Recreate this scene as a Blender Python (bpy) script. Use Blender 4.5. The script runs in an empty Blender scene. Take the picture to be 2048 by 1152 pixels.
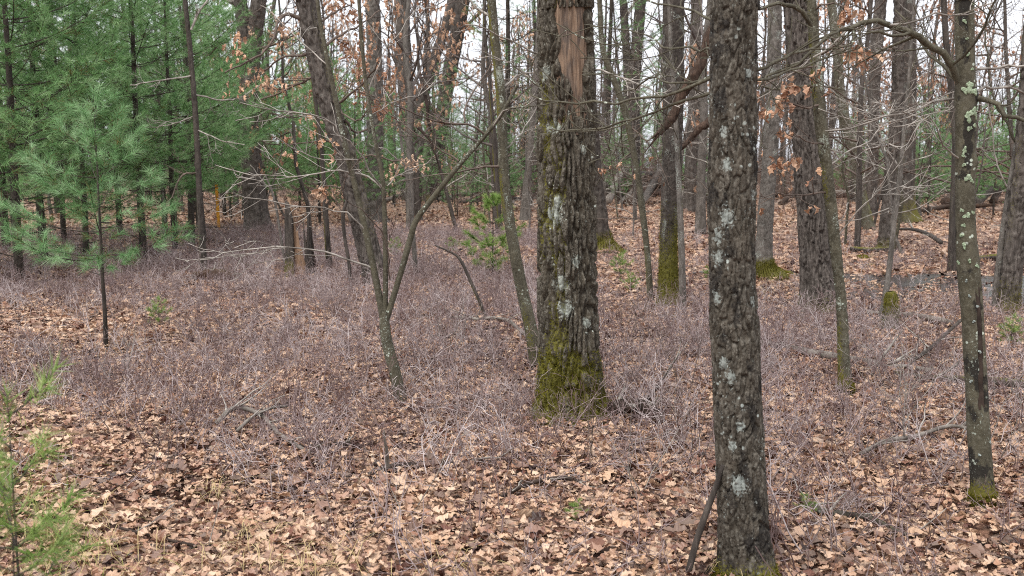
import bpy, math
import numpy as np
from mathutils import Vector

# ------------------------------------------------------------------ camera
FPX = 1991.0                       # focal length in photograph pixels (2048 wide)
HORIZON = 335.0
CAM_Z = 1.6
PITCH = math.atan((576.0 - HORIZON) / FPX)
scene = bpy.context.scene
cam_d = bpy.data.cameras.new('camera'); cam = bpy.data.objects.new('camera', cam_d)
scene.collection.objects.link(cam); scene.camera = cam
cam_d.sensor_width = 36.0; cam_d.lens = 36.0 * FPX / 2048.0
cam_d.clip_start = 0.05; cam_d.clip_end = 3000
cam.location = (0, 0, CAM_Z); cam.rotation_euler = (math.radians(90) - PITCH, 0, 0)
cam_d.dof.use_dof = True; cam_d.dof.focus_distance = 6.3; cam_d.dof.aperture_fstop = 4.8

# ------------------------------------------------------------------ overcast sky, soft sun, exposure
w = bpy.data.worlds.new('World'); scene.world = w; w.use_nodes = True
nt = w.node_tree; nt.nodes.clear()
SUN_EL, SUN_AZ = 62.0, 215.0
sky = nt.nodes.new('ShaderNodeTexSky'); sky.sky_type = 'NISHITA'; sky.sun_disc = False
sky.sun_elevation = math.radians(SUN_EL); sky.sun_rotation = math.radians(SUN_AZ)
sky.air_density = 1.6; sky.dust_density = 6.0; sky.ozone_density = 1.0
hs = nt.nodes.new('ShaderNodeHueSaturation'); hs.inputs['Saturation'].default_value = 0.16
mixc = nt.nodes.new('ShaderNodeMix'); mixc.data_type = 'RGBA'
mixc.inputs['Factor'].default_value = 0.6; mixc.inputs[7].default_value = (9.2, 9.5, 10.2, 1)
bg = nt.nodes.new('ShaderNodeBackground'); bg.inputs['Strength'].default_value = 0.085
wo = nt.nodes.new('ShaderNodeOutputWorld')
nt.links.new(sky.outputs[0], hs.inputs['Color']); nt.links.new(hs.outputs[0], mixc.inputs[6])
nt.links.new(mixc.outputs[2], bg.inputs[0]); nt.links.new(bg.outputs[0], wo.inputs[0])
sd = bpy.data.lights.new('sun', 'SUN'); sd.energy = 1.5; sd.angle = math.radians(35); sd.color = (1.0, 0.96, 0.9)
so = bpy.data.objects.new('sun', sd); scene.collection.objects.link(so)
az, el = math.radians(SUN_AZ), math.radians(SUN_EL)
so.rotation_euler = (-Vector((math.sin(az) * math.cos(el), math.cos(az) * math.cos(el), math.sin(el)))).to_track_quat('-Z', 'Y').to_euler()
so.location = (0, 0, 40)
vs = scene.view_settings
vs.view_transform = 'Standard'; vs.look = 'None'; vs.gamma = 1.0; vs.use_curve_mapping = False; vs.exposure = 1.25
scene.display_settings.display_device = 'sRGB'
cy = scene.cycles
cy.max_bounces = 4; cy.diffuse_bounces = 2; cy.glossy_bounces = 2; cy.transmission_bounces = 3; cy.transparent_max_bounces = 4
cy.use_denoising = False; cy.caustics_reflective = False; cy.caustics_refractive = False
cy.adaptive_threshold = 0.012; cy.filter_width = 1.05

# ------------------------------------------------------------------ helpers
RNG = np.random.default_rng
COL = scene.collection
A = np.array

def ray(u, v):
    cx, cz = (u - 1024.0) / FPX, -(v - 576.0) / FPX
    c, s = math.cos(PITCH), math.sin(PITCH)
    return A([cx, c + s * cz, -s + c * cz])

def at(u, v, Y):
    d = ray(u, v)
    return A([0, 0, CAM_Z]) + d * (Y / d[1])

def smooth(a, b, x):
    t = np.clip((x - a) / (b - a), 0, 1)
    return t * t * (3 - 2 * t)

def hash3(i, j, k, s=0):
    n = (i.astype(np.int64) * 374761393 + j.astype(np.int64) * 668265263 + k.astype(np.int64) * 1440662683 + s * 974634777) & 0xffffffff
    n = ((n ^ (n >> 13)) * 1274126177) & 0xffffffff
    n = ((n ^ (n >> 16)) * 2246822519) & 0xffffffff
    return ((n ^ (n >> 15)) & 0xffffff) / float(0xffffff)

def vnoise(p, s=0):
    i = np.floor(p).astype(np.int64); f = p - i
    f = f * f * (3 - 2 * f); r = 0
    for dx in (0, 1):
        wx = f[..., 0] if dx else 1 - f[..., 0]
        for dy in (0, 1):
            wy = f[..., 1] if dy else 1 - f[..., 1]
            for dz in (0, 1):
                wz = f[..., 2] if dz else 1 - f[..., 2]
                r = r + wx * wy * wz * hash3(i[..., 0] + dx, i[..., 1] + dy, i[..., 2] + dz, s)
    return r

def fbm(p, n=3, s=0):
    r, a, t = 0, 1.0, 0
    for k in range(n):
        r = r + a * vnoise(p * (2.03 ** k) + 17.3 * k, s); t += a; a *= 0.5
    return r / t

def voronoi(p, s=0):
    i = np.floor(p).astype(np.int64); f = p - i
    F1 = np.full(p.shape[:-1], 9.0); F2 = F1.copy(); ID = np.zeros_like(F1)
    for dx in (-1, 0, 1):
        for dy in (-1, 0, 1):
            for dz in (-1, 0, 1):
                a, b, c = i[..., 0] + dx, i[..., 1] + dy, i[..., 2] + dz
                ox = dx + hash3(a, b, c, s + 1) - f[..., 0]
                oy = dy + hash3(a, b, c, s + 2) - f[..., 1]
                oz = dz + hash3(a, b, c, s + 3) - f[..., 2]
                d = np.sqrt(ox * ox + oy * oy + oz * oz)
                m = d < F1
                F2 = np.where(m, F1, np.minimum(F2, d))
                ID = np.where(m, hash3(a, b, c, s + 4), ID)
                F1 = np.where(m, d, F1)
    return F1, F2, ID

POOL = (6.1, 12.9, 2.0, 1.6)                      # the shallow pool at the right: centre and half axes
def ground_z(x, y):
    x = np.asarray(x, float); y = np.asarray(y, float)
    z = 0.030 * np.sin(0.9 * x + 0.7 * y + 1.0) + 0.026 * np.sin(1.7 * x - 1.1 * y) + 0.05 * np.sin(0.23 * x + 0.31 * y + 2.0)
    z = z + 0.016 * np.sin(3.9 * x + 2.1 * y + .4) + 0.014 * np.sin(2.6 * y - 4.4 * x) + .012 * np.sin(5.3 * x + 1.0) * np.sin(6.1 * y)
    d = ((x - POOL[0]) / POOL[2]) ** 2 + ((y - POOL[1]) / POOL[3]) ** 2
    return z - 0.06 * np.exp(-d)

def ground_hit(u, v):
    d = ray(u, v); d = d / d[1]; Y = 1.6 / max(1e-4, -d[2])
    for _ in range(12):
        Y = (CAM_Z - float(ground_z(d[0] * Y, Y))) / max(1e-4, -d[2])
    return A([d[0] * Y, Y, float(ground_z(d[0] * Y, Y))])

class Geo:
    def __init__(s): s.V = []; s.Q = []; s.T = []; s.n = 0; s.at = {}
    def add(s, V, Q=None, T=None, **at):
        s.V.append(np.asarray(V, float))
        if Q is not None: s.Q.append(np.asarray(Q) + s.n)
        if T is not None: s.T.append(np.asarray(T) + s.n)
        for k, a in at.items(): s.at.setdefault(k, []).append(np.broadcast_to(np.asarray(a, float), (len(V),)))
        s.n += len(V)
    def mesh(s, name, mat, org=(0, 0, 0), sm=True):
        me = bpy.data.meshes.new(name)
        if not s.V: return me
        V = np.concatenate(s.V) - np.asarray(org, float)
        Q = np.concatenate(s.Q) if s.Q else np.zeros((0, 4), int)
        T = np.concatenate(s.T) if s.T else np.zeros((0, 3), int)
        me.vertices.add(len(V)); me.vertices.foreach_set('co', V.astype(np.float32).ravel())
        L = np.concatenate([Q.ravel(), T.ravel()]).astype(np.int32)
        me.loops.add(len(L)); me.loops.foreach_set('vertex_index', L)
        st = np.concatenate([np.arange(len(Q)) * 4, len(Q) * 4 + np.arange(len(T)) * 3]).astype(np.int32)
        me.polygons.add(len(st)); me.polygons.foreach_set('loop_start', st)
        me.polygons.foreach_set('use_smooth', np.full(len(st), bool(sm)))
        me.update(calc_edges=True)
        for k, a in s.at.items():
            at_ = me.attributes.new(k, 'FLOAT', 'POINT'); at_.data.foreach_set('value', np.concatenate(a).astype(np.float32))
        if mat is not None: me.materials.append(mat)
        return me

def link(name, data, parent=None, loc=None, **props):
    o = bpy.data.objects.new(name, data); COL.objects.link(o)
    if parent is not None: o.parent = parent
    if loc is not None: o.location = tuple(float(c) for c in loc)
    for k, v in props.items(): o[k] = v
    return o

def root(name, label, cat, loc, group=None):
    o = link(name, None, None, loc, label=label, category=cat)
    o.empty_display_size = 0.2
    if group: o['group'] = group
    return o

_tq = {}
def tube_faces(n, k):
    if (n, k) not in _tq:
        i, j = np.meshgrid(np.arange(n - 1), np.arange(k), indexing='ij')
        a = i * k + j; b = i * k + (j + 1) % k
        _tq[(n, k)] = np.stack([a, b, b + k, a + k], -1).reshape(-1, 4)
    return _tq[(n, k)]

def unit(v):
    return v / np.maximum(np.linalg.norm(v, axis=-1, keepdims=True), 1e-9)

def frames(P):
    T = unit(np.gradient(P, axis=0))
    d = P[-1] - P[0]
    ref = A([1., 0, 0]) if abs(d[0]) < 0.75 * np.linalg.norm(d) else A([0, 0, 1.])
    N = unit(ref - (T @ ref)[:, None] * T)
    return T, N, np.cross(T, N)

_cs = {}
def tube(g, P, r, k=3, **at):
    P = np.asarray(P, float); r = np.broadcast_to(np.asarray(r, float), (len(P),))
    T, N, B = frames(P)
    if k not in _cs:
        a = np.arange(k) * 2 * math.pi / k; _cs[k] = (np.cos(a), np.sin(a))
    c, s = _cs[k]
    V = P[:, None] + r[:, None, None] * (c[None, :, None] * N[:, None] + s[None, :, None] * B[:, None])
    V = V.reshape(-1, 3)
    g.add(V, tube_faces(len(P), k), **at)

def catmull(P, n):
    P = np.asarray(P, float)
    Pp = np.vstack([2 * P[0] - P[1], P, 2 * P[-1] - P[-2]])
    seg = np.linalg.norm(np.diff(P[:, :3], axis=0), axis=1); S = np.concatenate([[0], np.cumsum(seg)])
    s = np.linspace(0, S[-1], n); i = np.clip(np.searchsorted(S, s, 'right') - 1, 0, len(P) - 2)
    t = ((s - S[i]) / np.maximum(seg[i], 1e-9))[:, None]
    a, b, c, d = Pp[i], Pp[i + 1], Pp[i + 2], Pp[i + 3]
    return 0.5 * (2 * b + (c - a) * t + (2 * a - 5 * b + 4 * c - d) * t ** 2 + (-a + 3 * b - 3 * c + d) * t ** 3)

def grow(g, p, d, L, r, lev, rng, o, tips):
    """one branch and, below it, its side twigs"""
    n = max(4, min(10, int(L / o.get('seg', 0.12)) + 2))
    st = L / (n - 1)
    dd = d + np.cumsum(rng.normal(0, o.get('wob', .16), (n - 1, 3)), 0)
    dd[:, 2] += np.linspace(0, o.get('up', .15), n - 1)
    dd = unit(dd)
    P = np.vstack([p, p + np.cumsum(dd * st, 0)])
    rr = np.maximum(r * (1 - 0.8 * np.linspace(0, 1, n)), o.get('rmin', .0012))
    tube(g, P, rr, o['sides'][min(lev, len(o['sides']) - 1)])
    tips.append((P[-1], dd[-1]))
    if lev >= o['levels']: return
    twigs_on(g, P, dd, rr, L, lev, rng, o, tips)

def twigs_on(g, P, dd, rr, L, lev, rng, o, tips, t0=0.22, flat=None):
    n = len(P)
    k = int(L * o['dens'][min(lev, len(o['dens']) - 1)] + rng.random())
    for c in range(k):
        t = t0 + (1 - t0) * rng.random(); x = t * (n - 1); i = min(int(x), n - 2)
        q = P[i] + (P[i + 1] - P[i]) * (x - i); e = dd[min(i, len(dd) - 1)]
        pr = rng.normal(size=3); pr[2] *= o.get('flat', .6)
        pr = unit(pr - (pr @ e) * e); a = math.radians(rng.uniform(30, 65))
        cl = L * rng.uniform(.25, .55) * (1.1 - .6 * t)
        cl = min(cl, o.get('maxl', 3.0))
        if cl < o.get('minl', .05): continue
        grow(g, q, unit(e * math.cos(a) + pr * math.sin(a)), cl, max(rr[i] * rng.uniform(.35, .6), o.get('rmin', .0012)), lev + 1, rng, o, tips)

# ------------------------------------------------------------------ materials
class M:
    def __init__(s, name):
        s.m = bpy.data.materials.new(name); s.m.use_nodes = True; s.t = s.m.node_tree; s.t.nodes.clear()
        s.out = s.t.nodes.new('ShaderNodeOutputMaterial')
    def n(s, ty, ins=None, **pr):
        x = s.t.nodes.new('ShaderNode' + ty)
        for k, v in pr.items(): setattr(x, k, v)
        for k, v in (ins or {}).items():
            if isinstance(v, bpy.types.NodeSocket): s.t.links.new(v, x.inputs[k])
            else: x.inputs[k].default_value = v
        return x
    def mix(s, f, a, b):
        x = s.t.nodes.new('ShaderNodeMix'); x.data_type = 'RGBA'
        for i, v in ((0, f), (6, a), (7, b)):
            if isinstance(v, bpy.types.NodeSocket): s.t.links.new(v, x.inputs[i])
            else: x.inputs[i].default_value = v if i == 0 else (*v, 1)
        return x.outputs[2]
    def math(s, op, a, b=0.0, c=0.0):
        x = s.t.nodes.new('ShaderNodeMath'); x.operation = op
        for i, v in enumerate((a, b, c)):
            if isinstance(v, bpy.types.NodeSocket): s.t.links.new(v, x.inputs[i])
            else: x.inputs[i].default_value = v
        return x.outputs[0]
    def step(s, x, a, b):
        r = s.n('MapRange', {'Value': x, 'From Min': a, 'From Max': b}, interpolation_type='SMOOTHSTEP')
        return r.outputs[0]
    def coord(s, sc=(1, 1, 1)):
        c = s.n('TexCoord'); mp = s.n('Mapping', {'Vector': c.outputs['Object'], 'Scale': sc}); return mp.outputs[0]
    def noise(s, vec, scale, det=3, rough=.6):
        return s.n('TexNoise', {'Vector': vec, 'Scale': scale, 'Detail': det, 'Roughness': rough}).outputs[0]
    def ramp(s, f, stops):
        r = s.n('ValToRGB', {'Fac': f}); e = r.color_ramp.elements
        while len(e) > 1: e.remove(e[-1])
        e[0].position, e[0].color = stops[0][0], (*stops[0][1], 1)
        for p, c in stops[1:]:
            x = e.new(p); x.color = (*c, 1)
        return r.outputs[0]
    def attr(s, name): return s.n('Attribute', attribute_name=name).outputs['Fac']
    def bsdf(s, col, rough=.9, spec=.2, nrm=None, extra=None):
        ins = {'Base Color': col if isinstance(col, bpy.types.NodeSocket) else (*col, 1), 'Roughness': rough, 'Specular IOR Level': spec}
        if nrm is not None: ins['Normal'] = nrm
        ins.update(extra or {})
        b = s.n('BsdfPrincipled', ins); s.t.links.new(b.outputs[0], s.out.inputs[0]); return b
    def bump(s, h, strength, dist): return s.n('Bump', {'Height': h, 'Strength': strength, 'Distance': dist}).outputs[0]

MOSS = ((.040, .040, .007), (.150, .135, .022))
def bark(name, ca, cb, cc, lich=(.34, .37, .33), streak=.35, sc=1.0, spots=0.0):
    m = M(name); v = m.coord((1, 1, streak)); v1 = m.coord()
    n1 = m.noise(v, 14 * sc, 4, .65); n2 = m.noise(v, 60 * sc, 3, .6); n3 = m.noise(v1, 3.0, 3, .6); nf = m.noise(v1, 90, 3, .7)
    c = m.mix(m.step(n1, .35, .68), ca, cb)
    c = m.mix(m.math('MULTIPLY', m.step(n2, .45, .75), .7), c, cc)
    c = m.mix(m.math('MULTIPLY', m.step(n3, .45, .75), .35), c, tuple(.7 * x + .02 for x in cb))
    fl = m.math('MULTIPLY', m.attr('ridge'), m.step(m.noise(v1, 75 * sc, 3, .7), .50, .66))
    c = m.mix(m.math('MULTIPLY', fl, .6), c, tuple(1.25 * x for x in cc))
    dk = m.step(m.math('ADD', m.attr('dark'), m.math('MULTIPLY', m.math('SUBTRACT', nf, .5), 1.5)), .30, .85)
    c = m.mix(m.math('MULTIPLY', dk, .88), c, (.014, .012, .011))
    if spots > 0:
        vo = m.n('TexVoronoi', {'Vector': v1, 'Scale': 34.0}).outputs['Distance']
        sp = m.math('MULTIPLY', m.step(vo, .30, .2), m.step(m.noise(v1, 9, 2), .62 - spots * .2, .7 - spots * .2))
        c = m.mix(sp, c, tuple(1.15 * x for x in lich))
    lc = m.step(m.math('ADD', m.attr('lichen'), m.math('MULTIPLY', m.math('SUBTRACT', nf, .5), 2.4)), .48, .66)
    c = m.mix(m.math('MULTIPLY', lc, .68), c, m.mix(nf, tuple(.75 * x for x in lich), tuple(1.2 * x for x in lich)))
    mf = m.step(m.math('ADD', m.attr('moss'), m.math('MULTIPLY', m.math('SUBTRACT', nf, .5), 1.9)), .42, .66)
    c = m.mix(m.math('MULTIPLY', mf, .95), c, m.mix(nf, *MOSS))
    nb = m.noise(v, 110 * sc, 4, .7)
    m.bsdf(c, .9, .25, m.bump(nb, .55, .006))
    return m.m

MAT = {}
MAT['bark_plate'] = bark('bark_plated_oak', (.028, .022, .015), (.068, .056, .040), (.165, .152, .125), streak=.3, spots=.1)
MAT['bark_scaly'] = bark('bark_scaly_grey', (.027, .022, .016), (.066, .055, .042), (.165, .152, .128), lich=(.29, .32, .30), streak=.5, spots=.3)
MAT['bark_furrow'] = bark('bark_furrowed_oak', (.040, .033, .028), (.092, .077, .067), (.15, .13, .115), streak=.15)
MAT['bark_dark'] = bark('bark_dark_oak', (.026, .021, .018), (.066, .054, .046), (.10, .085, .073), streak=.2)
MAT['bark_olive'] = bark('bark_olive_smooth', (.048, .042, .028), (.090, .081, .055), (.14, .13, .10), lich=(.36, .40, .34), streak=.8, spots=.3)
MAT['bark_pale'] = bark('bark_pale_grey', (.062, .054, .046), (.135, .119, .105), (.22, .20, .18), streak=.4)
MAT['bark_pine'] = bark('bark_pine', (.020, .016, .013), (.055, .044, .036), (.075, .062, .05), streak=.4)
MAT['bark_red'] = bark('bark_rotten_red', (.022, .013, .009), (.062, .036, .024), (.12, .08, .058), streak=.15)

def simple(name, ca, cb, sc=8.0, rough=.85, streak=1.0, spec=.2, bump=.0):
    m = M(name); v = m.coord((1, 1, streak)); n = m.noise(v, sc, 4, .65)
    m.bsdf(m.mix(m.step(n, .3, .7), ca, cb), rough, spec, m.bump(n, .5, bump) if bump else None); return m.m

MAT['twig_grey'] = simple('twig_pale_grey', (.11, .095, .082), (.36, .33, .295), 9)
MAT['twig_brown'] = simple('twig_brown', (.060, .044, .036), (.15, .115, .095), 9)
MAT['twig_far'] = simple('twig_far', (.060, .048, .044), (.14, .115, .105), 3)
MAT['twig_rust'] = simple('twig_rusty', (.085, .050, .038), (.21, .145, .115), 3)
def shrub_mat():
    m = M('shrub_twig_mauve'); oi = m.n('ObjectInfo'); n = m.noise(m.coord(), 16, 2)
    c = m.ramp(m.math('ADD', m.math('MULTIPLY', oi.outputs['Random'], .6), m.math('MULTIPLY', n, .5)),
               [(.1, (.075, .036, .032)), (.4, (.150, .098, .092)), (.65, (.28, .215, .21)), (.95, (.52, .46, .45))])
    m.bsdf(c, .6, .35); return m.m
MAT['shrub'] = shrub_mat()

def wood_mat():
    m = M('bare_weathered_wood'); v = m.coord((1, 1, .06)); v2 = m.coord((1, 1, .3))
    n = m.noise(v, 55, 4, .7); n2 = m.noise(v2, 9, 4, .6); n3 = m.noise(v, 160, 2, .5)
    c = m.mix(m.step(n, .3, .7), (.10, .064, .043), (.26, .175, .118))
    c = m.mix(m.math('MULTIPLY', m.step(n2, .44, .62), .85), c, (.062, .048, .042))
    c = m.mix(m.math('MULTIPLY', m.step(n3, .5, .75), .35), c, (.38, .30, .235))
    m.bsdf(c, .75, .25, m.bump(n, .6, .004)); return m.m
MAT['wood'] = wood_mat()
MAT['rotten'] = simple('rotten_wood', (.10, .058, .036), (.27, .175, .115), 16, streak=.12, bump=.006)
MAT['deadwood'] = simple('dead_log_grey', (.085, .072, .062), (.22, .195, .17), 12, bump=.004)
MAT['darkwood'] = simple('dead_log_dark', (.016, .011, .009), (.055, .038, .03), 12, bump=.004)

def leaf_mat(name, stops, objrand=True):
    m = M(name); oi = m.n('ObjectInfo'); v = m.coord()
    n = m.noise(v, 22, 3, .6)
    f = m.math('ADD', m.math('MULTIPLY', oi.outputs['Random'], .86), m.math('MULTIPLY', n, .16)) if objrand else m.attr('tone')
    c = m.ramp(f, stops)
    geo = m.n('NewGeometry')
    c = m.mix(m.math('MULTIPLY', geo.outputs['Backfacing'], .35), c, (.37, .26, .20))
    c = m.mix(m.math('MULTIPLY', m.step(m.noise(v, 70, 2), .6, .75), .25), c, (.08, .04, .02))
    b = m.n('BsdfPrincipled', {'Base Color': c, 'Roughness': .52, 'Specular IOR Level': .4, 'Normal': m.bump(n, .3, .006)})
    tr = m.n('BsdfTranslucent', {'Color': c})
    mx = m.n('MixShader', {0: .12, 1: b.outputs[0], 2: tr.outputs[0]}); m.t.links.new(mx.outputs[0], m.out.inputs[0])
    return m.m
MAT['leaf'] = leaf_mat('fallen_oak_leaf', [(0, (.026, .013, .010)), (.11, (.062, .025, .019)), (.24, (.160, .068, .045)), (.39, (.30, .155, .096)),
                                            (.57, (.44, .270, .168)), (.80, (.54, .37, .25)), (1, (.59, .45, .33))])
MAT['leaf_dark'] = leaf_mat('decayed_oak_leaf', [(0, (.016, .010, .008)), (.35, (.045, .020, .014)), (.65, (.105, .042, .026)), (1, (.20, .10, .062))])
MAT['hang_leaf'] = leaf_mat('hanging_oak_leaf', [(0, (.18, .08, .045)), (.35, (.34, .175, .10)), (.7, (.48, .29, .18)), (1, (.58, .42, .30))])

def needle_mat(name, lo, hi, tip):
    m = M(name); t = m.attr('tone'); oi = m.n('ObjectInfo')
    c = m.ramp(m.math('ADD', t, m.math('MULTIPLY', m.math('SUBTRACT', oi.outputs['Random'], .5), .15)), [(0, (.16, .11, .035)), (.03, lo), (.6, hi), (1, tip)])
    b = m.n('BsdfPrincipled', {'Base Color': c, 'Roughness': .5, 'Specular IOR Level': .4})
    tr = m.n('BsdfTranslucent', {'Color': c})
    mx = m.n('MixShader', {0: .42, 1: b.outputs[0], 2: tr.outputs[0]}); m.t.links.new(mx.outputs[0], m.out.inputs[0]); return m.m
MAT['needle'] = needle_mat('pine_needles', (.068, .160, .050), (.190, .360, .130), (.36, .51, .27))
MAT['needle_blue'] = needle_mat('pine_needles_blue', (.080, .185, .062), (.205, .385, .16), (.40, .55, .33))
MAT['needle_yellow'] = needle_mat('pine_needles_young', (.10, .19, .04), (.24, .36, .085), (.36, .44, .16))

def moss_mat():
    m = M('moss_cushion'); n = m.noise(m.coord(), 60, 3, .7)
    m.bsdf(m.mix(n, (.05, .052, .006), (.19, .165, .02)), .95, .1, m.bump(n, .8, .01)); return m.m
MAT['moss'] = moss_mat()
def lichen_mat(name, ca, cb):
    m = M(name); v = m.coord(); n = m.noise(v, 90, 4, .7)
    m.bsdf(m.mix(m.step(n, .3, .7), ca, cb), .95, .1, m.bump(n, .9, .006)); return m.m
MAT['lichen_green'] = lichen_mat('lichen_pale_green', (.17, .23, .14), (.40, .47, .34))
MAT['lichen_grey'] = lichen_mat('lichen_pale_grey', (.20, .23, .21), (.44, .48, .46))
MAT['grass'] = simple('dry_grass', (.26, .19, .08), (.45, .36, .19), 20)
MAT['grass_green'] = simple('green_grass', (.10, .13, .03), (.28, .26, .08), 20)
MAT['stake'] = simple('orange_stake_paint', (.42, .19, .02), (.50, .25, .035), 6)

def ground_mat():
    m = M('leaf_strewn_soil'); c0 = m.coord()
    wv = m.n('TexNoise', {'Vector': c0, 'Scale': 7.0, 'Detail': 2.0}).outputs['Color']
    vec = m.n('VectorMath', {0: c0, 1: m.n('VectorMath', {0: wv, 'Scale': .25}, operation='SCALE').outputs[0]}, operation='ADD').outputs[0]
    vo = m.n('TexVoronoi', {'Vector': vec, 'Scale': 13.0})
    cell = m.n('SeparateColor', {0: vo.outputs['Color']}).outputs[0]
    c = m.ramp(cell, [(0, (.02, .011, .008)), (.2, (.06, .028, .018)), (.4, (.18, .10, .068)), (.7, (.36, .24, .17)), (1, (.50, .38, .30))])
    big = m.noise(c0, .35, 4, .6)
    c = m.mix(m.math('MULTIPLY', m.step(big, .45, .7), .35), c, (.14, .095, .08))
    e = m.math('ADD', vo.outputs['Distance'], m.noise(c0, 30, 3))
    m.bsdf(c, .9, .2, m.bump(e, .8, .03)); return m.m
MAT['ground'] = ground_mat()
def water_mat():
    m = M('still_brown_water'); n = m.noise(m.coord(), 2.5, 2)
    m.bsdf((.030, .026, .024), .22, .6, m.bump(n, .6, .04), {'IOR': 1.33}); return m.m
MAT['water'] = water_mat()

# ------------------------------------------------------------------ ground
def make_ground():
    g = Geo()
    def sheet(xs, ys):
        X, Y = np.meshgrid(xs, ys, indexing='xy'); Z = ground_z(X, Y)
        n, m = len(ys), len(xs)
        i, j = np.meshgrid(np.arange(n - 1), np.arange(m - 1), indexing='ij'); a = i * m + j
        g.add(np.stack([X, Y, Z], -1).reshape(-1, 3), np.stack([a, a + 1, a + 1 + m, a + m], -1).reshape(-1, 4))
    xs = np.concatenate([-np.geomspace(900, 12.2, 40), np.linspace(-12, 12, 121), np.geomspace(12.2, 900, 40)])
    ys = np.concatenate([-np.geomspace(300, 4.2, 20), np.linspace(-4, 24, 141), np.geomspace(24.3, 1500, 70)])
    sheet(xs, ys)
    return link('ground', g.mesh('ground', MAT['ground']), kind='structure', label='woodland floor of brown soil under the leaf litter')
ground = make_ground()

def make_pool():
    g = Geo(); rng = RNG(3); k = 60
    a = np.arange(k) * 2 * math.pi / k
    rr = 1 + .16 * np.sin(3 * a + 1) + .10 * np.sin(5 * a + 2) + .08 * np.sin(9 * a)
    x = POOL[0] + POOL[2] * 1.1 * rr * np.cos(a); y = POOL[1] + POOL[3] * 1.1 * rr * np.sin(a)
    z = float(ground_z(POOL[0], POOL[1])) + 0.024
    V = np.vstack([np.stack([x, y, np.full(k, z)], -1), [[POOL[0], POOL[1], z]]])
    g.add(V, T=[[i, (i + 1) % k, k] for i in range(k)])
    link('pool_water', g.mesh('pool_water', MAT['water']), kind='structure', label='shallow pool of still water among the leaves at right')
    return z
POOL_Z = make_pool()

# ------------------------------------------------------------------ leaf shapes
def leaf_geo(rng, m=11, kind='lobed', L=.13, curl=1.0):
    t = np.linspace(0, 1, m)
    env = np.sin(math.pi * np.clip(t, .02, .985) ** .8) ** .75 * .30
    if kind == 'lobed':
        nl = 3; w = env * (1 + .36 * np.cos(2 * math.pi * nl * t + rng.uniform(0, 6)))
        w2 = env * (1 + .36 * np.cos(2 * math.pi * nl * t + rng.uniform(0, 6)))
    else:
        w = env * rng.uniform(.8, 1.15); w2 = env * rng.uniform(.8, 1.15)
    w[0] = w2[0] = .02; w[-1] = w2[-1] = .015
    fold = rng.uniform(-.5, .9) * curl; bend = rng.uniform(-.8, 1.8) * curl; tw = rng.uniform(-1, 1) * curl
    x = t - .5
    zc = bend * .35 * x * x * 2 + rng.normal(0, .018 * curl, m)
    lat = .12 * rng.uniform(-1, 1) * np.sin(t * 3)
    ang = tw * x
    def side(sg, ww):
        yy = sg * ww; zz = np.abs(ww) * math.sin(fold) + rng.normal(0, .035 * curl, m) * (ww > .05)
        yy = yy * math.cos(fold * .7)
        return np.stack([x, lat + yy * np.cos(ang) - zz * np.sin(ang), zc + yy * np.sin(ang) + zz * np.cos(ang)], -1)
    mid = np.stack([x, lat, zc], -1)
    V = np.vstack([side(1, w), mid, side(-1, w2)]) * L
    V[:, 2] -= V[:, 2].min() * .6
    i = np.arange(m - 1)
    Q = np.vstack([np.stack([i, i + 1, i + 1 + m, i + m], -1), np.stack([i + m, i + m + 1, i + 1 + 2 * m, i + 2 * m], -1)])
    return V, Q

proto_leaf = bpy.data.collections.new('leaf_shapes'); leaf_meshes = []
rng = RNG(11)
for k in range(20):
    lob = k < 7 or k > 16
    g = Geo(); V, Q = leaf_geo(rng, 13, 'lobed' if lob else 'plain', L=rng.uniform(.060, .088) if lob else rng.uniform(.03, .055), curl=rng.uniform(.4, 1.35)); g.add(V, Q)
    me = g.mesh('leaf', MAT['leaf' if k < 14 else 'leaf_dark'], sm=False); leaf_meshes.append(me)
    proto_leaf.objects.link(bpy.data.objects.new('leaf_shape_%02d' % k, me))

def scatter_group(coll):
    ng = bpy.data.node_groups.new('scatter_' + coll.name, 'GeometryNodeTree')
    ng.interface.new_socket('Geometry', in_out='INPUT', socket_type='NodeSocketGeometry')
    ng.interface.new_socket('Geometry', in_out='OUTPUT', socket_type='NodeSocketGeometry')
    gi = ng.nodes.new('NodeGroupInput'); go = ng.nodes.new('NodeGroupOutput')
    ci = ng.nodes.new('GeometryNodeCollectionInfo'); ci.inputs['Collection'].default_value = coll
    ci.inputs['Separate Children'].default_value = True; ci.inputs['Reset Children'].default_value = True
    ip = ng.nodes.new('GeometryNodeInstanceOnPoints'); ip.inputs['Pick Instance'].default_value = True
    def na(name, ty):
        x = ng.nodes.new('GeometryNodeInputNamedAttribute'); x.data_type = ty; x.inputs['Name'].default_value = name
        return [o for o in x.outputs if o.enabled and o.name == 'Attribute'][0]
    ng.links.new(gi.outputs[0], ip.inputs['Points']); ng.links.new(ci.outputs[0], ip.inputs['Instance'])
    ng.links.new(na('idx', 'INT'), ip.inputs['Instance Index'])
    ng.links.new(na('rot', 'FLOAT_VECTOR'), ip.inputs['Rotation']); ng.links.new(na('scl', 'FLOAT'), ip.inputs['Scale'])
    ng.links.new(ip.outputs[0], go.inputs[0])
    return ng

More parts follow.
